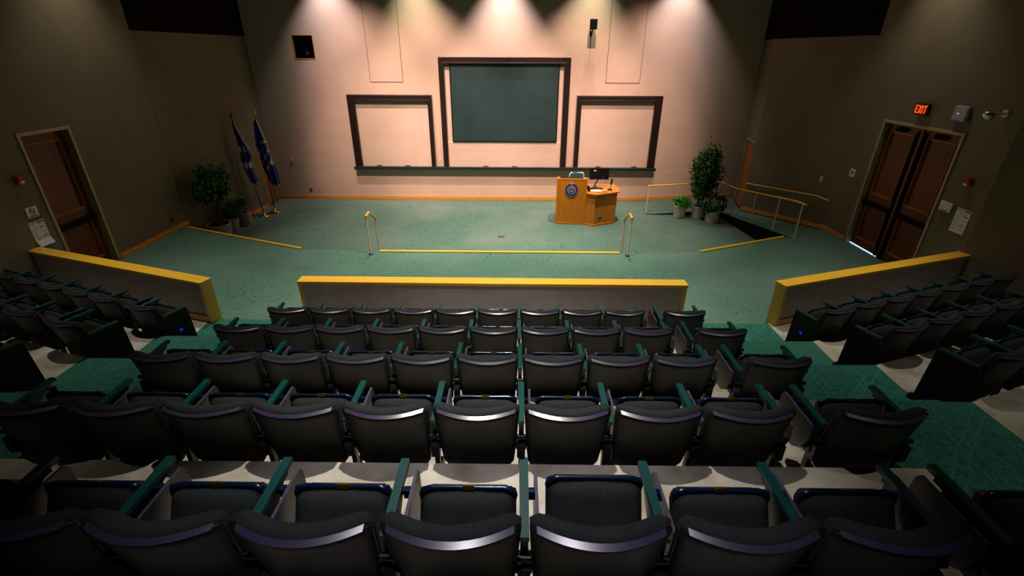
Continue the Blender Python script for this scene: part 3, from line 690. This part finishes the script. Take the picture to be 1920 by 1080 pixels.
sl('seal_crown', 'paper', [(-.085, .17), (-.05, .195), (0, .215), (.05, .195), (.085, .17), (.04, .185), (-.04, .185)], .018, s)
sl('seal_books', 'seal_grey', [(-.03, .12), (.03, .12), (.03, .16), (-.03, .16)], .016, s)
tag(r, 'orange wooden lectern and angled desk with round blue seal, standing on the stage', 'lectern')
ZD = PIT+.97
# monitor
r = empty('computer_monitor', (2.47, 14.25, ZD)); m_ = MB(); m_.box(-.29, .29, -.02, .02, .22, .56); m_.build('screen_back', 'black_metal', r, bevel=.008)
m_ = MB(); m_.box(-.27, .27, .02, .024, .24, .54); m_.build('screen_glass', 'black_metal', r)
m_ = MB(); m_.tube([(-.12, -.10, .012), (-.12, -.10, .10), (.0, -.06, .30), (.03, -.03, .38)], .018, 10); m_.box(-.19, -.05, -.16, -.04, 0.0005, .014); m_.box(-.03, .09, -.045, -.02, .33, .43); m_.build('stand_arm', 'black_metal', r)
m_ = MB(); m_.box(-.17, -.10, -.026, -.02, .47, .50); m_.build('asset_sticker', 'paper', r)
m_ = MB(); m_.tube([(.05, -.03, .35), (.13, -.04, .20), (.10, -.04, .18), (.02, -.05, .23)], .006, 6); m_.build('cable', 'grey_plastic', r)
tag(r, 'black computer monitor on an arm, seen from behind on the desk', 'monitor')
r = empty('keyboard', (2.35, 14.02, ZD)); m_ = MB(); m_.box(-.22, .22, -.07, .07, .001, .02); m_.build('body', 'black_metal', r, bevel=.006); m_ = MB(); 
for i in range(14):
    for j in range(5): m_.box(-.205+i*.0295, -.182+i*.0295, -.058+j*.024, -.040+j*.024, .02, .025)
m_.build('keys', 'ink', r); tag(r, 'black keyboard on the desk in front of the monitor', 'keyboard')
r = empty('desk_microphone', (2.76, 13.88, ZD)); m_ = MB(); m_.lathe([(0, 0.0005), (.07, .0005), (.065, .02), (.02, .035), (0, .035)], n_=20); m_.build('base', 'black_metal', r)
m_ = MB(); m_.tube([(0, 0, .03), (.01, 0, .12), (.02, 0, .16)], .009, 8); m_.tube([(.02, 0, .15), (.035, 0, .33)], [.024, .026], 12); m_.build('microphone', 'black_metal', r)
tag(r, 'upright black desk microphone on the right side of the desk', 'microphone')
r = empty('paper_sheet', (2.33, 13.78, ZD), .3); m_ = MB(); m_.box(-.14, .14, -.10, .10, .0008, .003); m_.build('sheet', 'paper', r); m_ = MB(); m_.box(-.10, .10, .04, .045, .003, .0035); m_.box(-.10, .08, .0, .005, .003, .0035); m_.build('text_lines', 'ink', r)
tag(r, 'white papers lying flat on the desk beside the lectern', 'paper')
r = empty('paper_sheet', (2.58, 13.84, ZD), -.4); m_ = MB(); m_.box(-.09, .09, -.05, .05, .0008, .003); m_.build('sheet', 'yellow_paper' if 0 else 'board_beige', r)
tag(r, 'small cream card on the desk left of the microphone', 'paper')
m_ = MB(); m_.lathe([(0, .0005), (.035, .0005), (.045, .10), (.030, .10), (0, .09)], (0, 0, 0), 18); o = m_.build('pen_cup', 'black_metal', loc=(2.12, 13.72, ZD)); tag(o, 'black cup on the desk right against the lectern', 'cup')
r = empty('desk_phone', (2.16, 13.98, ZD)); m_ = MB(); m_.box(-.07, .03, -.09, .09, .001, .06); m_.build('body', 'black_metal', r, bevel=.01); m_ = MB(); m_.box(-.06, -.01, -.085, .085, .06, .09); m_.build('handset', 'black_metal', r, bevel=.01); tag(r, 'black desk telephone at the left end of the desk', 'telephone')
m_ = MB(); m_.tube([(2.2, 13.66, ZD+.006), (2.4, 13.60, ZD+.006), (2.5, 13.52, ZD+.006), (2.62, 13.60, ZD+.006), (2.55, 13.72, ZD+.006), (2.7, 13.80, ZD+.006)], .005, 6)
tag(m_.build('cable', 'ink'), 'thin black cable curled on the front of the desk', 'cable')
# chair behind the lectern
r = empty('stage_chair', (1.93, 14.95, PIT), .1)
simple('chair_green', (.006, .085, .07), .7); simple('chair_white', (.65, .65, .62), .4)
m_ = MB(); m_.box(-.20, .20, .18, .215, .90, 1.18); m_.build('backrest', 'chair_green', r, bevel=.03, seg=4)
m_ = MB(); m_.tube([(-.22, .22, .0), (-.22, .20, .5), (-.225, .195, 1.14), (-.18, .195, 1.20), (.18, .195, 1.20), (.225, .195, 1.14), (.22, .20, .5), (.22, .22, .0)], .016, 10); m_.build('back_frame', 'chair_white', r)
m_ = MB(); m_.box(-.20, .20, -.24, .18, .58, .63); m_.build('seat', 'chair_green', r, bevel=.015)
for sx in (-1, 1): m_ = MB(); m_.tube([(sx*.20, -.20, .58), (sx*.21, -.26, 0)], .014, 8); m_.build('leg', 'chair_white', r)
tag(r, 'green chair with white tube frame standing behind the lectern', 'chair')

# ------------------------------------------------------------------ plants
def pot(parent, rad, h, mt):
    m_ = MB(); m_.lathe([(0, .0), (rad*.90, 0), (rad*.93, .02), (rad, h-.03), (rad*1.03, h-.02), (rad*1.03, h), (rad*.93, h), (rad*.92, h-.04), (0, h-.04)], n_=28)
    o = m_.build('pot', mt, parent); m_ = MB(); m_.disc((0, 0, h-.04), (0, 0, 1), 0, rad*.92, .003); m_.build('soil', 'soil', parent); return o
def leaf_quad(m_, p, d, nrm, L, W, mi=0, droop=.25):
    d = d.normalized(); s = d.cross(nrm); 
    if s.length < 1e-3: s = Vector((1, 0, 0))
    s.normalize(); u = s.cross(d).normalized()
    a = p; b_ = p+d*L*.45+u*L*.05; c = p+d*L-u*L*droop
    m_.add([a, b_+s*W/2, c, b_-s*W/2, b_+u*L*.0], [(0, 1, 4), (1, 2, 4), (2, 3, 4), (3, 0, 4)], mi)
def rdir(up_=0.0):
    v = Vector((random.gauss(0, 1), random.gauss(0, 1), random.gauss(0, 1)+up_)); return v.normalized()
def bushy(name, loc, potr, poth, potmat, trunk, crown, nl, L, W, mat, label, seed, stems=5):
    random.seed(seed); r = empty(name, loc); pot(r, potr, poth, potmat)
    cx, cy, cz, rx, ry, rz_ = crown
    m_ = MB(); tips = []
    for i in range(stems):
        a = 2*math.pi*i/stems+random.uniform(-.3, .3)
        b0 = Vector((math.cos(a)*potr*.3, math.sin(a)*potr*.3, poth-.05))
        tp = Vector((cx+math.cos(a)*rx*.45, cy+math.sin(a)*ry*.45, cz+random.uniform(-.1, .6)*rz_))
        mid = (b0+tp)/2+Vector((random.uniform(-.03, .03), random.uniform(-.03, .03), 0)); m_.tube([b0, mid, tp], [trunk, trunk*.8, trunk*.4], 7); tips.append((mid, tp))
        for k in range(4):
            q = mid.lerp(tp, random.random()); e = q+rdir(.4)*min(rx, rz_)*.6; m_.tube([q, e], [trunk*.35, trunk*.15], 5)
    m_.build('stems', 'bark', r)
    m_ = MB()
    clus = []
    for i in range(max(14, nl//26)):
        v = rdir(); k = random.uniform(.55, 1.0); clus.append(Vector((cx+v.x*rx*k, cy+v.y*ry*k, cz+v.z*rz_*k)))
    for i in range(nl):
        c = random.choice(clus); p = c+Vector((random.gauss(0, rx*.17), random.gauss(0, ry*.17), random.gauss(0, rz_*.13)))
        p.x = max(p.x, -8.15-(15.10-loc[1]-p.y)*.1347+.10-loc[0]); d = (p-Vector((cx, cy, cz))); d = d.normalized()*.5+rdir(-.5)*.8; leaf_quad(m_, p, d, Vector((0, 0, 1)), L*random.uniform(.7, 1.2), W*random.uniform(.8, 1.2))
    m_.build('foliage', mat, r)
    return tag(r, label, 'plant')
def spiky(name, loc, potr, poth, potmat, n_, L, W, mat, label, seed, h=.42):
    random.seed(seed); r = empty(name, loc); pot(r, potr, poth, potmat); m_ = MB(); s_ = MB()
    for k in range(3):
        bx, by = random.uniform(-.07, .07), random.uniform(-.07, .07); hh = h*random.uniform(.5, 1)
        s_.tube([(bx*.5, by*.5, poth-.05), (bx, by, poth+hh)], [.015, .01], 7)
        for i in range(n_//3):
            a = random.uniform(0, 6.28); el = random.uniform(-.1, 1.1); p = Vector((bx, by, poth+hh*random.uniform(.4, 1)))
            d = Vector((math.cos(a)*math.cos(el), math.sin(a)*math.cos(el), math.sin(el)))
            if d.x < 0: d.x *= .45; leaf_quad(m_, p, d, Vector((0, 0, 1)), L*random.uniform(.7, 1.1), W, droop=.3)
    s_.build('stems', 'bark', r); m_.build('foliage', mat, r); return tag(r, label, 'plant')
bushy('potted_ficus', (5.64, 14.33, PIT), .185, .38, 'pot_ceramic', .016, (.05, 0, 1.40, .40, .38, .80), 2300, .125, .058, 'leaf_green', 'tall leafy ficus tree in a pale pot beside the ramp railing', 3)
bushy('potted_plant', (5.10, 14.42, PIT), .19, .36, 'pot_ceramic', .006, (.06, .02, .47, .25, .24, .17), 520, .09, .055, 'leaf_bright', 'low bright green leafy plant in the leftmost pale pot by the ramp', 4)
bushy('potted_plant', (5.91, 13.88, PIT), .195, .36, 'pot_ceramic', .008, (.02, .03, .58, .36, .30, .28), 620, .12, .045, 'leaf_dark', 'dark leafy plant in the front pale pot right of the tall ficus', 5)
bushy('potted_ficus', (-8.17, 12.36, PIT), .30, .36, 'pot_grey', .018, (.12, -.06, 1.46, .46, .46, .52), 1500, .13, .065, 'leaf_green', 'large bushy ficus in a wide pot in the left corner', 6)
bushy('potted_plant', (-8.13, 12.92, PIT), .17, .36, 'pot_grey', .008, (.0, 0, .62, .28, .26, .30), 420, .12, .05, 'leaf_dark', 'dark leafy plant in the middle pot beside the left ficus', 8)
spiky('potted_plant', (-7.98, 13.38, PIT), .18, .38, 'pot_grey', 110, .46, .08, 'leaf_green', 'plant with long pointed leaves in the rightmost pot near the flags', 9)

# ------------------------------------------------------------------ flags
def flag(loc, H, tip, rows, label, seed, fringe, finial):
    r = empty('flag', loc); random.seed(seed)
    m_ = MB(); m_.lathe([(0, .0), (.17, .0), (.17, .012), (.12, .03), (.05, .05), (.028, .09), (.022, .12), (0, .12)], n_=28); m_.build('flag_stand', 'brass', r)
    T = Vector(tip)
    m_ = MB(); m_.tube([(0, 0, .05), T*.5, T], [.016, .016, .014], 10); m_.build('pole', 'pole_wood', r)
    m_ = MB(); m_.tube([T, T+Vector((0, 0, .05)), T+Vector((0, 0, .10)), T+Vector((0, 0, .20))], [.02, .035, .022, .002], 10); m_.build('finial', finial, r)
    # cloth: rows = (t along pole from top 0..1, left extent, right extent) in X at that height
    n_ = 22; v = []; f = []; mi = []
    m_ = MB(); NR = 30
    def ev(t):
        for i in range(len(rows)-1):
            if rows[i][0] <= t <= rows[i+1][0]:
                k = (t-rows[i][0])/(rows[i+1][0]-rows[i][0]); return [rows[i][j]+(rows[i+1][j]-rows[i][j])*k for j in (1, 2, 3)]
        return rows[-1][1:4]
    zt = T.z-.06
    for i in range(NR+1):
        t = i/NR; zz, xl, xr = ev(t)
        px = T.x*(zz/T.z); py = T.y*(zz/T.z); xl *= 1.15; xr *= 1.15
        for j in range(n_+1):
            s_ = j/n_; x = px+xl+(xr-xl)*s_
            y = py-.03-.055*math.sin(s_*math.pi*5+t*2.2)*(.25+t)-.03*math.sin(s_*9+t*5)
            v.append((x, y, zz-.04*math.sin(s_*math.pi)*t))
    for i in range(NR):
        for j in range(n_):
            t = i/NR; s_ = j/n_; k = 0
            if fringe == 'A':
                if .36 < t < .44 and s_ < .6: k = 1
                elif .44 <= t < .60 and s_ < .5: k = 2
                elif .62 < t < .72: k = 1
            else:
                if .30 < t < .36 and s_ > .5: k = 1
                if .40 < t < .75 and (math.sin(t*40+s_*9) > .55): k = 3
                if .62 < t < .70 and s_ > .55: k = 1
            if j in (0, n_-1) or i == NR-1: k = 3 if (i > NR*.75 or j == n_-1) else k
            m_.f.append([i*(n_+1)+j, i*(n_+1)+j+1, (i+1)*(n_+1)+j+1, (i+1)*(n_+1)+j]); m_.mi.append(k); m_.sm.append(True)
    m_.v = v
    o = m_.build('flag_cloth', ['flag_blue', 'flag_white', 'flag_green', 'flag_gold'], r)
    sol = o.modifiers.new('thick', 'SOLIDIFY'); sol.thickness = .004
    if fringe == 'B':
        m_ = MB()
        for k in range(7):
            x = .10+.018*k; m_.tube([(x+.02, -.05, .85), (x+.035+.005*math.sin(k), -.05, .30)], .006, 6)
        m_.build('tassel_cord', 'fringe', r)
    return tag(r, label, 'flag', 'flags on brass stands')
simple('pole_wood', (.05, .018, .008), .3)
flag((-7.85, 14.20, PIT), 2.9, (-.22, -.12, 2.88),
     [(0, 2.78, -.02, .03), (.25, 2.30, -.02, .12), (.55, 1.85, -.06, .22), (.62, 1.70, -.10, .12), (.8, 1.40, -.08, .10), (1, 1.02, -.02, .16)],
     'blue flag with white patch, on the left pole near the plants', 11, 'A', 'pole_wood')
flag((-7.72, 14.62, PIT), 3.0, (.10, -.10, 2.95),
     [(0, 2.80, -.05, .03), (.2, 2.45, -.08, .10), (.4, 2.10, -.10, .16), (.6, 1.70, -.06, .20), (.8, 1.35, -.04, .28), (1, .85, .10, .30)],
     'blue and gold fringed flag on the right pole in front of the corner door', 12, 'B', 'brass')

# ------------------------------------------------------------------ lecture seats
# local frame: origin on the floor in the middle of the seat, +Y towards the stage, arm lines at x = +-.28, arm fronts at y = .25
def grid_surface(F, nu, nv): return [F(i/nu, j/nv) for j in range(nv+1) for i in range(nu+1)]
def closed_sheet(m_, front, back, nu, nv, mf=0, mb=0, me=0):
    """two (nu+1)x(nv+1) sheets joined on the border"""
    k = len(m_.v); N = (nu+1)*(nv+1); m_.v += [tuple(p) for p in front]+[tuple(p) for p in back]
    I = lambda i, j: k+j*(nu+1)+i
    def F(f, mi): m_.f.append(f); m_.mi.append(mi); m_.sm.append(True)
    for j in range(nv):
        for i in range(nu):
            F([I(i, j), I(i+1, j), I(i+1, j+1), I(i, j+1)], mf); F([N+I(i, j), N+I(i, j+1), N+I(i+1, j+1), N+I(i+1, j)], mb)
    for i in range(nu):
        F([I(i, 0), N+I(i, 0), N+I(i+1, 0), I(i+1, 0)], me); F([I(i, nv), I(i+1, nv), N+I(i+1, nv), N+I(i, nv)], me)
    for j in range(nv):
        F([I(0, j), I(0, j+1), N+I(0, j+1), N+I(0, j)], me); F([I(nu, j), N+I(nu, j), N+I(nu, j+1), I(nu, j+1)], me)
Z0B, Z1B = .215, .775
def bw(t): return .225+.04*t**.7                                   # half width of back, t 0 bottom .. 1 top
def by(s, t): return -.125-.095*t-.085*(1-(2*s-1)**2)*(.30+.70*t)   # rear face, bowed to the rear in the middle
def backpt(s, t, off, zo=0):
    x = (2*s-1)*bw(t); z = Z0B+(Z1B-Z0B)*t+zo
    if t == 0: x *= .90
    return Vector((x, by(s, t)+off, z))
def mk_shell():
    m_ = MB(); nu, nv = 16, 10
    closed_sheet(m_, grid_surface(lambda s, t: backpt(s, t, .016), nu, nv), grid_surface(lambda s, t: backpt(s, t, 0), nu, nv), nu, nv)
    return m_.mesh('backrest_shell', 'shell_plastic')
def mk_rim():
    m_ = MB(); nu = 48
    a = [backpt(.05+.90*i/nu, 1, -.007, -.002) for i in range(nu+1)]; b_ = [backpt(.05+.90*i/nu, 1, .020, .006) for i in range(nu+1)]
    v = []
    for i in range(nu+1): v += [a[i]-Vector((0, -.004, .006)), a[i], b_[i], b_[i]-Vector((0, 0, .008))]
    f = []
    for i in range(nu):
        for k in range(4): f.append((i*4+k, i*4+(k+1) % 4, (i+1)*4+(k+1) % 4, (i+1)*4+k))
    f += [(0, 3, 2, 1), (nu*4, nu*4+1, nu*4+2, nu*4+3)]
    m_.add(v, f, 0, False); return m_.mesh('rim_strip', 'rim_sheen')
def mk_backcush():
    m_ = MB(); nu, nv = 16, 12
    def fr(s, t):
        e = min(1, min(s, 1-s)/.10)**.5; tt = min(1, (1-t)/.10); tt = max(0, tt)**.5; tb = min(1, t/.12)**.5
        th = .020+.078*e*(.62+.38*tt)*tb
        p = backpt(s, t, .016+th); 
        p.z += .024*(1 if t > .9 else 0)*0
        return p
    top = []
    F = grid_surface(fr, nu, nv); B = grid_surface(lambda s, t: backpt(s, t, .0165), nu, nv)
    # crown: raise the top rows a little
    for j in range(nv+1):
        t = j/nv
        for i in range(nu+1):
            s = i/nu
            if t == 1: F[j*(nu+1)+i].z += .012; B[j*(nu+1)+i].z += .014; B[j*(nu+1)+i].y += .004
    closed_sheet(m_, F, B, nu, nv)
    return m_.mesh('backrest_cushion', 'seat_fabric')
SX = .033; PIV = Vector((0, -.04, .325)); FOLD = math.radians(60)
def foldm(me_, a=FOLD):
    M_ = Matrix.Translation(PIV) @ Matrix.Rotation(a, 4, 'X') @ Matrix.Translation(-PIV); me_.transform(M_); return me_
def mk_seat():
    m_ = MB(); nu, nv = 16, 14
    def f(s, t, up_):
        x = SX+(2*s-1)*.214; y = -.04+.315*t
        cr = min(1, min(s, 1-s)/.14); fr = min(1, (1-t)/.16)
        if t > .86: x = SX+(x-SX)*(1-.10*((t-.86)/.14)**2)
        z = (.345+.045*math.sqrt(max(0, cr))*math.sqrt(max(0, fr))) if up_ else .31
        return Vector((x, y, z))
    closed_sheet(m_, grid_surface(lambda s, t: f(s, t, 1), nu, nv), grid_surface(lambda s, t: f(s, t, 0), nu, nv), nu, nv)
    return foldm(m_.mesh('seat_cushion', 'seat_fabric'))
def mk_pan():
    m_ = MB()
    m_.prism([(SX-.185, -.06), (SX+.185, -.06), (SX+.19, .24), (SX+.17, .272), (SX-.17, .272), (SX-.19, .24)], .285, .318)
    pts = [(-.208, .225, .345), (-.210, .25, .352), (-.20, .272, .362), (-.16, .282, .358), (0, .280, .352), (.16, .282, .358), (.20, .272, .362), (.210, .25, .352), (.208, .225, .345)]
    pts = [(p[0]+SX, p[1], p[2]) for p in pts]
    m_.tube(pts, [.006, .010, .016, .013, .010, .013, .016, .010, .006], 8)
    return foldm(m_.mesh('seat_pan', 'blue_steel'))
def mk_plate():
    m_ = MB(); m_.box(SX-.026, SX+.026, .272, .2935, .345, .360)
    m_.box(SX-.026, SX+.026, .272, .290, .358, .3645); return foldm(m_.mesh('number_plate', 'brass'))
def mk_arm(end=False):
    m_ = MB(); y0 = -.155 if not end else -.14; y1 = .25 if not end else .17
    m_.prism([(-.019, y0), (.019, y0), (.021, y1-.02), (.019, y1), (-.019, y1), (-.021, y1-.02)], .604, .630)
    return m_.mesh('armrest', 'arm_teal')
def mk_post():
    m_ = MB()
    m_.prism([(-.016, -.135), (.016, -.135), (.016, -.095), (-.016, -.095)], 0, .60)
    m_.box(-.012, .012, -.10, .20, .575, .604)
    m_.add([(-.010, -.10, .40), (.010, -.10, .40), (.010, -.10, .58), (-.010, -.10, .58), (-.010, .16, .575), (.010, .16, .575)], [(0, 1, 2, 3), (0, 4, 5, 1), (3, 2, 5, 4), (0, 3, 4), (1, 5, 2)])
    m_.box(-.035, .035, -.17, .04, .0, .012)
    m_.tube([(-.035, -.10, .40), (.035, -.10, .40)], .045, 12)
    m_.tube([(-.030, -.155, .50), (.030, -.155, .50)], .018, 8)
    m_.box(-.026, .026, -.18, -.12, .34, .46)
    return m_.mesh('support_post', 'post_steel')
def mk_tablet():
    m_ = MB(); x0, x1 = .050, .064
    pr = [(-.13, .595), (.215, .595), (.235, .56), (.235, .42), (.19, .345), (.10, .31), (-.02, .32), (-.10, .38), (-.14, .48)]
    k = len(pr); v = [(x0, y, z) for y, z in pr]+[(x1, y, z) for y, z in pr]
    m_.add(v, [tuple(range(k))[::-1], tuple(range(k, 2*k))]); 
    m_.add(v, [(i, (i+1) % k, k+(i+1) % k, k+i) for i in range(k)], 1)
    return m_.mesh('tablet_arm', ['tablet_laminate', 'tablet_edge'])
def mk_hinge():
    m_ = MB(); m_.tube([(.0, .10, .585), (.050, .10, .585)], .016, 8); m_.box(.022, .050, .085, .115, .555, .60); return m_.mesh('tablet_hinge', 'blue_steel')
def mk_endpanel():
    m_ = MB(); pr = [(-.20, .0), (.20, .0), (.215, .03), (.19, .60), (.17, .604), (-.13, .604), (-.17, .58), (-.22, .30)]
    k = len(pr); v = [(-.016, y, z) for y, z in pr]+[(.016, y, z) for y, z in pr]
    m_.add(v, [tuple(range(k))[::-1], tuple(range(k, 2*k))]+[(i, (i+1) % k, k+(i+1) % k, k+i) for i in range(k)])
    m_.box(-.028, .028, .17, .25, .0, .05)
    return m_.mesh('end_panel', 'panel_black')
def mk_rowplate():
    m_ = MB(); m_.box(-.012, .012, -.115, -.06, .630, .634); return m_.mesh('row_plate', 'brass')
def mk_aislelight():
    m_ = MB()
    for s in (-1, 1): m_.disc((s*.016, .02, .33), (s, 0, 0), 0, .022, .006, 12)
    return m_.mesh('aisle_light', 'aisle_blue')
simple('aisle_blue', (.02, .02, .6), .5, emit=(.01, .02, 1), es=.5)
ME = dict(shell=mk_shell(), rim=mk_rim(), bc=mk_backcush(), seat=mk_seat(), pan=mk_pan(), plate=mk_plate(), arm=mk_arm(), earm=mk_arm(True), post=mk_post(), tab=mk_tablet(), hinge=mk_hinge(), panel=mk_endpanel(), rp=mk_rowplate(), al=mk_aislelight())
def part(nm, key, par, loc=(0, 0, 0), sx=1, rot=None):
    o = bpy.data.objects.new(nm, ME[key]); COL.objects.link(o); o.parent = par; o.location = loc
    if sx != 1: o.scale = (sx, 1, 1)
    if rot: o.rotation_euler = rot
    return o
def chair(x, y, z, rz, label, group, left=None, right='tablet', tabL=False, plate=True, fold=0, light=False):
    r = empty('lecture_seat', (x, y, z), rz)
    s = part('backrest_shell', 'shell', r); part('rim_strip', 'rim', s)
    part('backrest_cushion', 'bc', r)
    sc_ = part('seat_cushion', 'seat', r); p = part('seat_pan', 'pan', r)
    if plate: part('number_plate', 'plate', p)
    if fold:
        # seat left slightly tipped up and forward on its hinge
        for o in (sc_, p):
            o.location = PIV-Matrix.Rotation(fold, 3, 'X') @ PIV+Vector((0, .035, .035)); o.rotation_euler = (fold, 0, 0)
    def side(sg, kind, tab):
        X = sg*.28
        if kind == 'end':
            part('armrest', 'earm', r, (X, 0, 0)); e = part('end_panel', 'panel', r, (X, 0, 0)); part('row_plate', 'rp', r, (X, 0, 0))
            if light: part('aisle_light', 'al', e)
        elif kind:
            part('armrest', 'arm', r, (X, 0, 0)); part('support_post', 'post', r, (X, 0, 0))
        if tab:
            t_ = part('tablet_arm', 'tab', r, (X, 0, 0), sg); part('tablet_hinge', 'hinge', t_)
    if left: side(-1, left, tabL)
    if right: side(1, 'arm' if right == 'tablet' else right, right == 'tablet')
    return tag(r, label, 'seat', group)
ORD = ['first', 'second', 'third', 'fourth', 'fifth', 'sixth', 'seventh', 'eighth', 'ninth', 'tenth']
ROWN = {5: 'front row', 4: 'second row', 3: 'third row', 2: 'fourth row', 1: 'row nearest the camera'}
def seen(x, y, z):
    return any(inframe((x+a, y+b_, z+c)) for a in (-.27, 0, .27) for b_ in (-.25, .2) for c in (.1, .45, .78))
AX0 = .0438
for t in (5, 4, 3, 2, 1):
    Y = 1.658588+(t-1)*1.07606-.25; z = tz(t)
    for k in range(-6, 3):
        x = AX0+.56*(k+.5)
        if not seen(x, Y, z): continue
        ordn = ORD[k+6]
        lab = 'black lecture seat, %s from left in the %s of the centre block' % (ordn, ROWN[t])
        special = (t == 1 and k == 0)
        if special: lab = 'lecture seat without number plate, right of the centre armrest, nearest the camera'
        chair(x, Y, z, 0, lab, 'lecture seats of the centre block', left='arm' if k == -6 else None, plate=not special, fold=.02 if special else 0)
    x = AX0+.56*3.93
    if seen(x, Y, z) or seen(x-.2, Y, z):
        chair(x, Y, z, 0, 'separate seat past gap at right end, %s, centre block' % ROWN[t], 'lecture seats of the centre block', left='arm', tabL=True, right='arm')
# side blocks
ang = math.atan2(.3256, .9455)
for t in (5, 4, 3, 2):
    z = tz(t); dr = 5-t
    # right block: arm fronts P(n) on a line
    P0 = Vector((4.477+.015*dr, 6.147-1.050*dr)); pitch = .563
    def org(Pa, u, vv): c = Pa+u*(pitch/2)-vv*.25; return c
    n_ = 0
    for k in range(-1, 7):
        c = org(P0+U19*pitch*k, U19, V19)
        if c.x > (7.65 if t == 5 else 7.95) or not seen(c.x, c.y, z): continue
        n_ += 1
        lab = 'black lecture seat, %s from the aisle in the %s of the right block' % (ORD[k+1], ROWN[t])
        if k == -1: chair(c.x, c.y, z, ang, 'aisle end lecture seat with solid black end panel, %s, right block' % ROWN[t], 'lecture seats of the right block', left='end', light=(t == 5))
        else: chair(c.x, c.y, z, ang, lab, 'lecture seats of the right block')
    P0 = Vector((-5.331-.012*dr, 6.138-1.035*dr)); pitch = .545
    for k in range(0, 6):
        c = P0+UL*pitch*(k+.5)-VL*.25
        if c.x < -8.3 or not seen(c.x, c.y, z): continue
        lab = 'black lecture seat, %s from the aisle in the %s of the left block' % (ORD[k+1], ROWN[t])
        chair(c.x, c.y, z, -ang, lab, 'lecture seats of the left block', left=None)
    Pe = Vector((-4.64-.02*dr, 5.905-1.035*dr)); c = Pe+UL*.28-VL*.25
    if seen(c.x, c.y, z):
        chair(c.x, c.y, z, -ang, 'aisle end lecture seat with solid black end panel, %s, left block' % ROWN[t], 'lecture seats of the left block', left='arm', right='end', light=(t == 5))
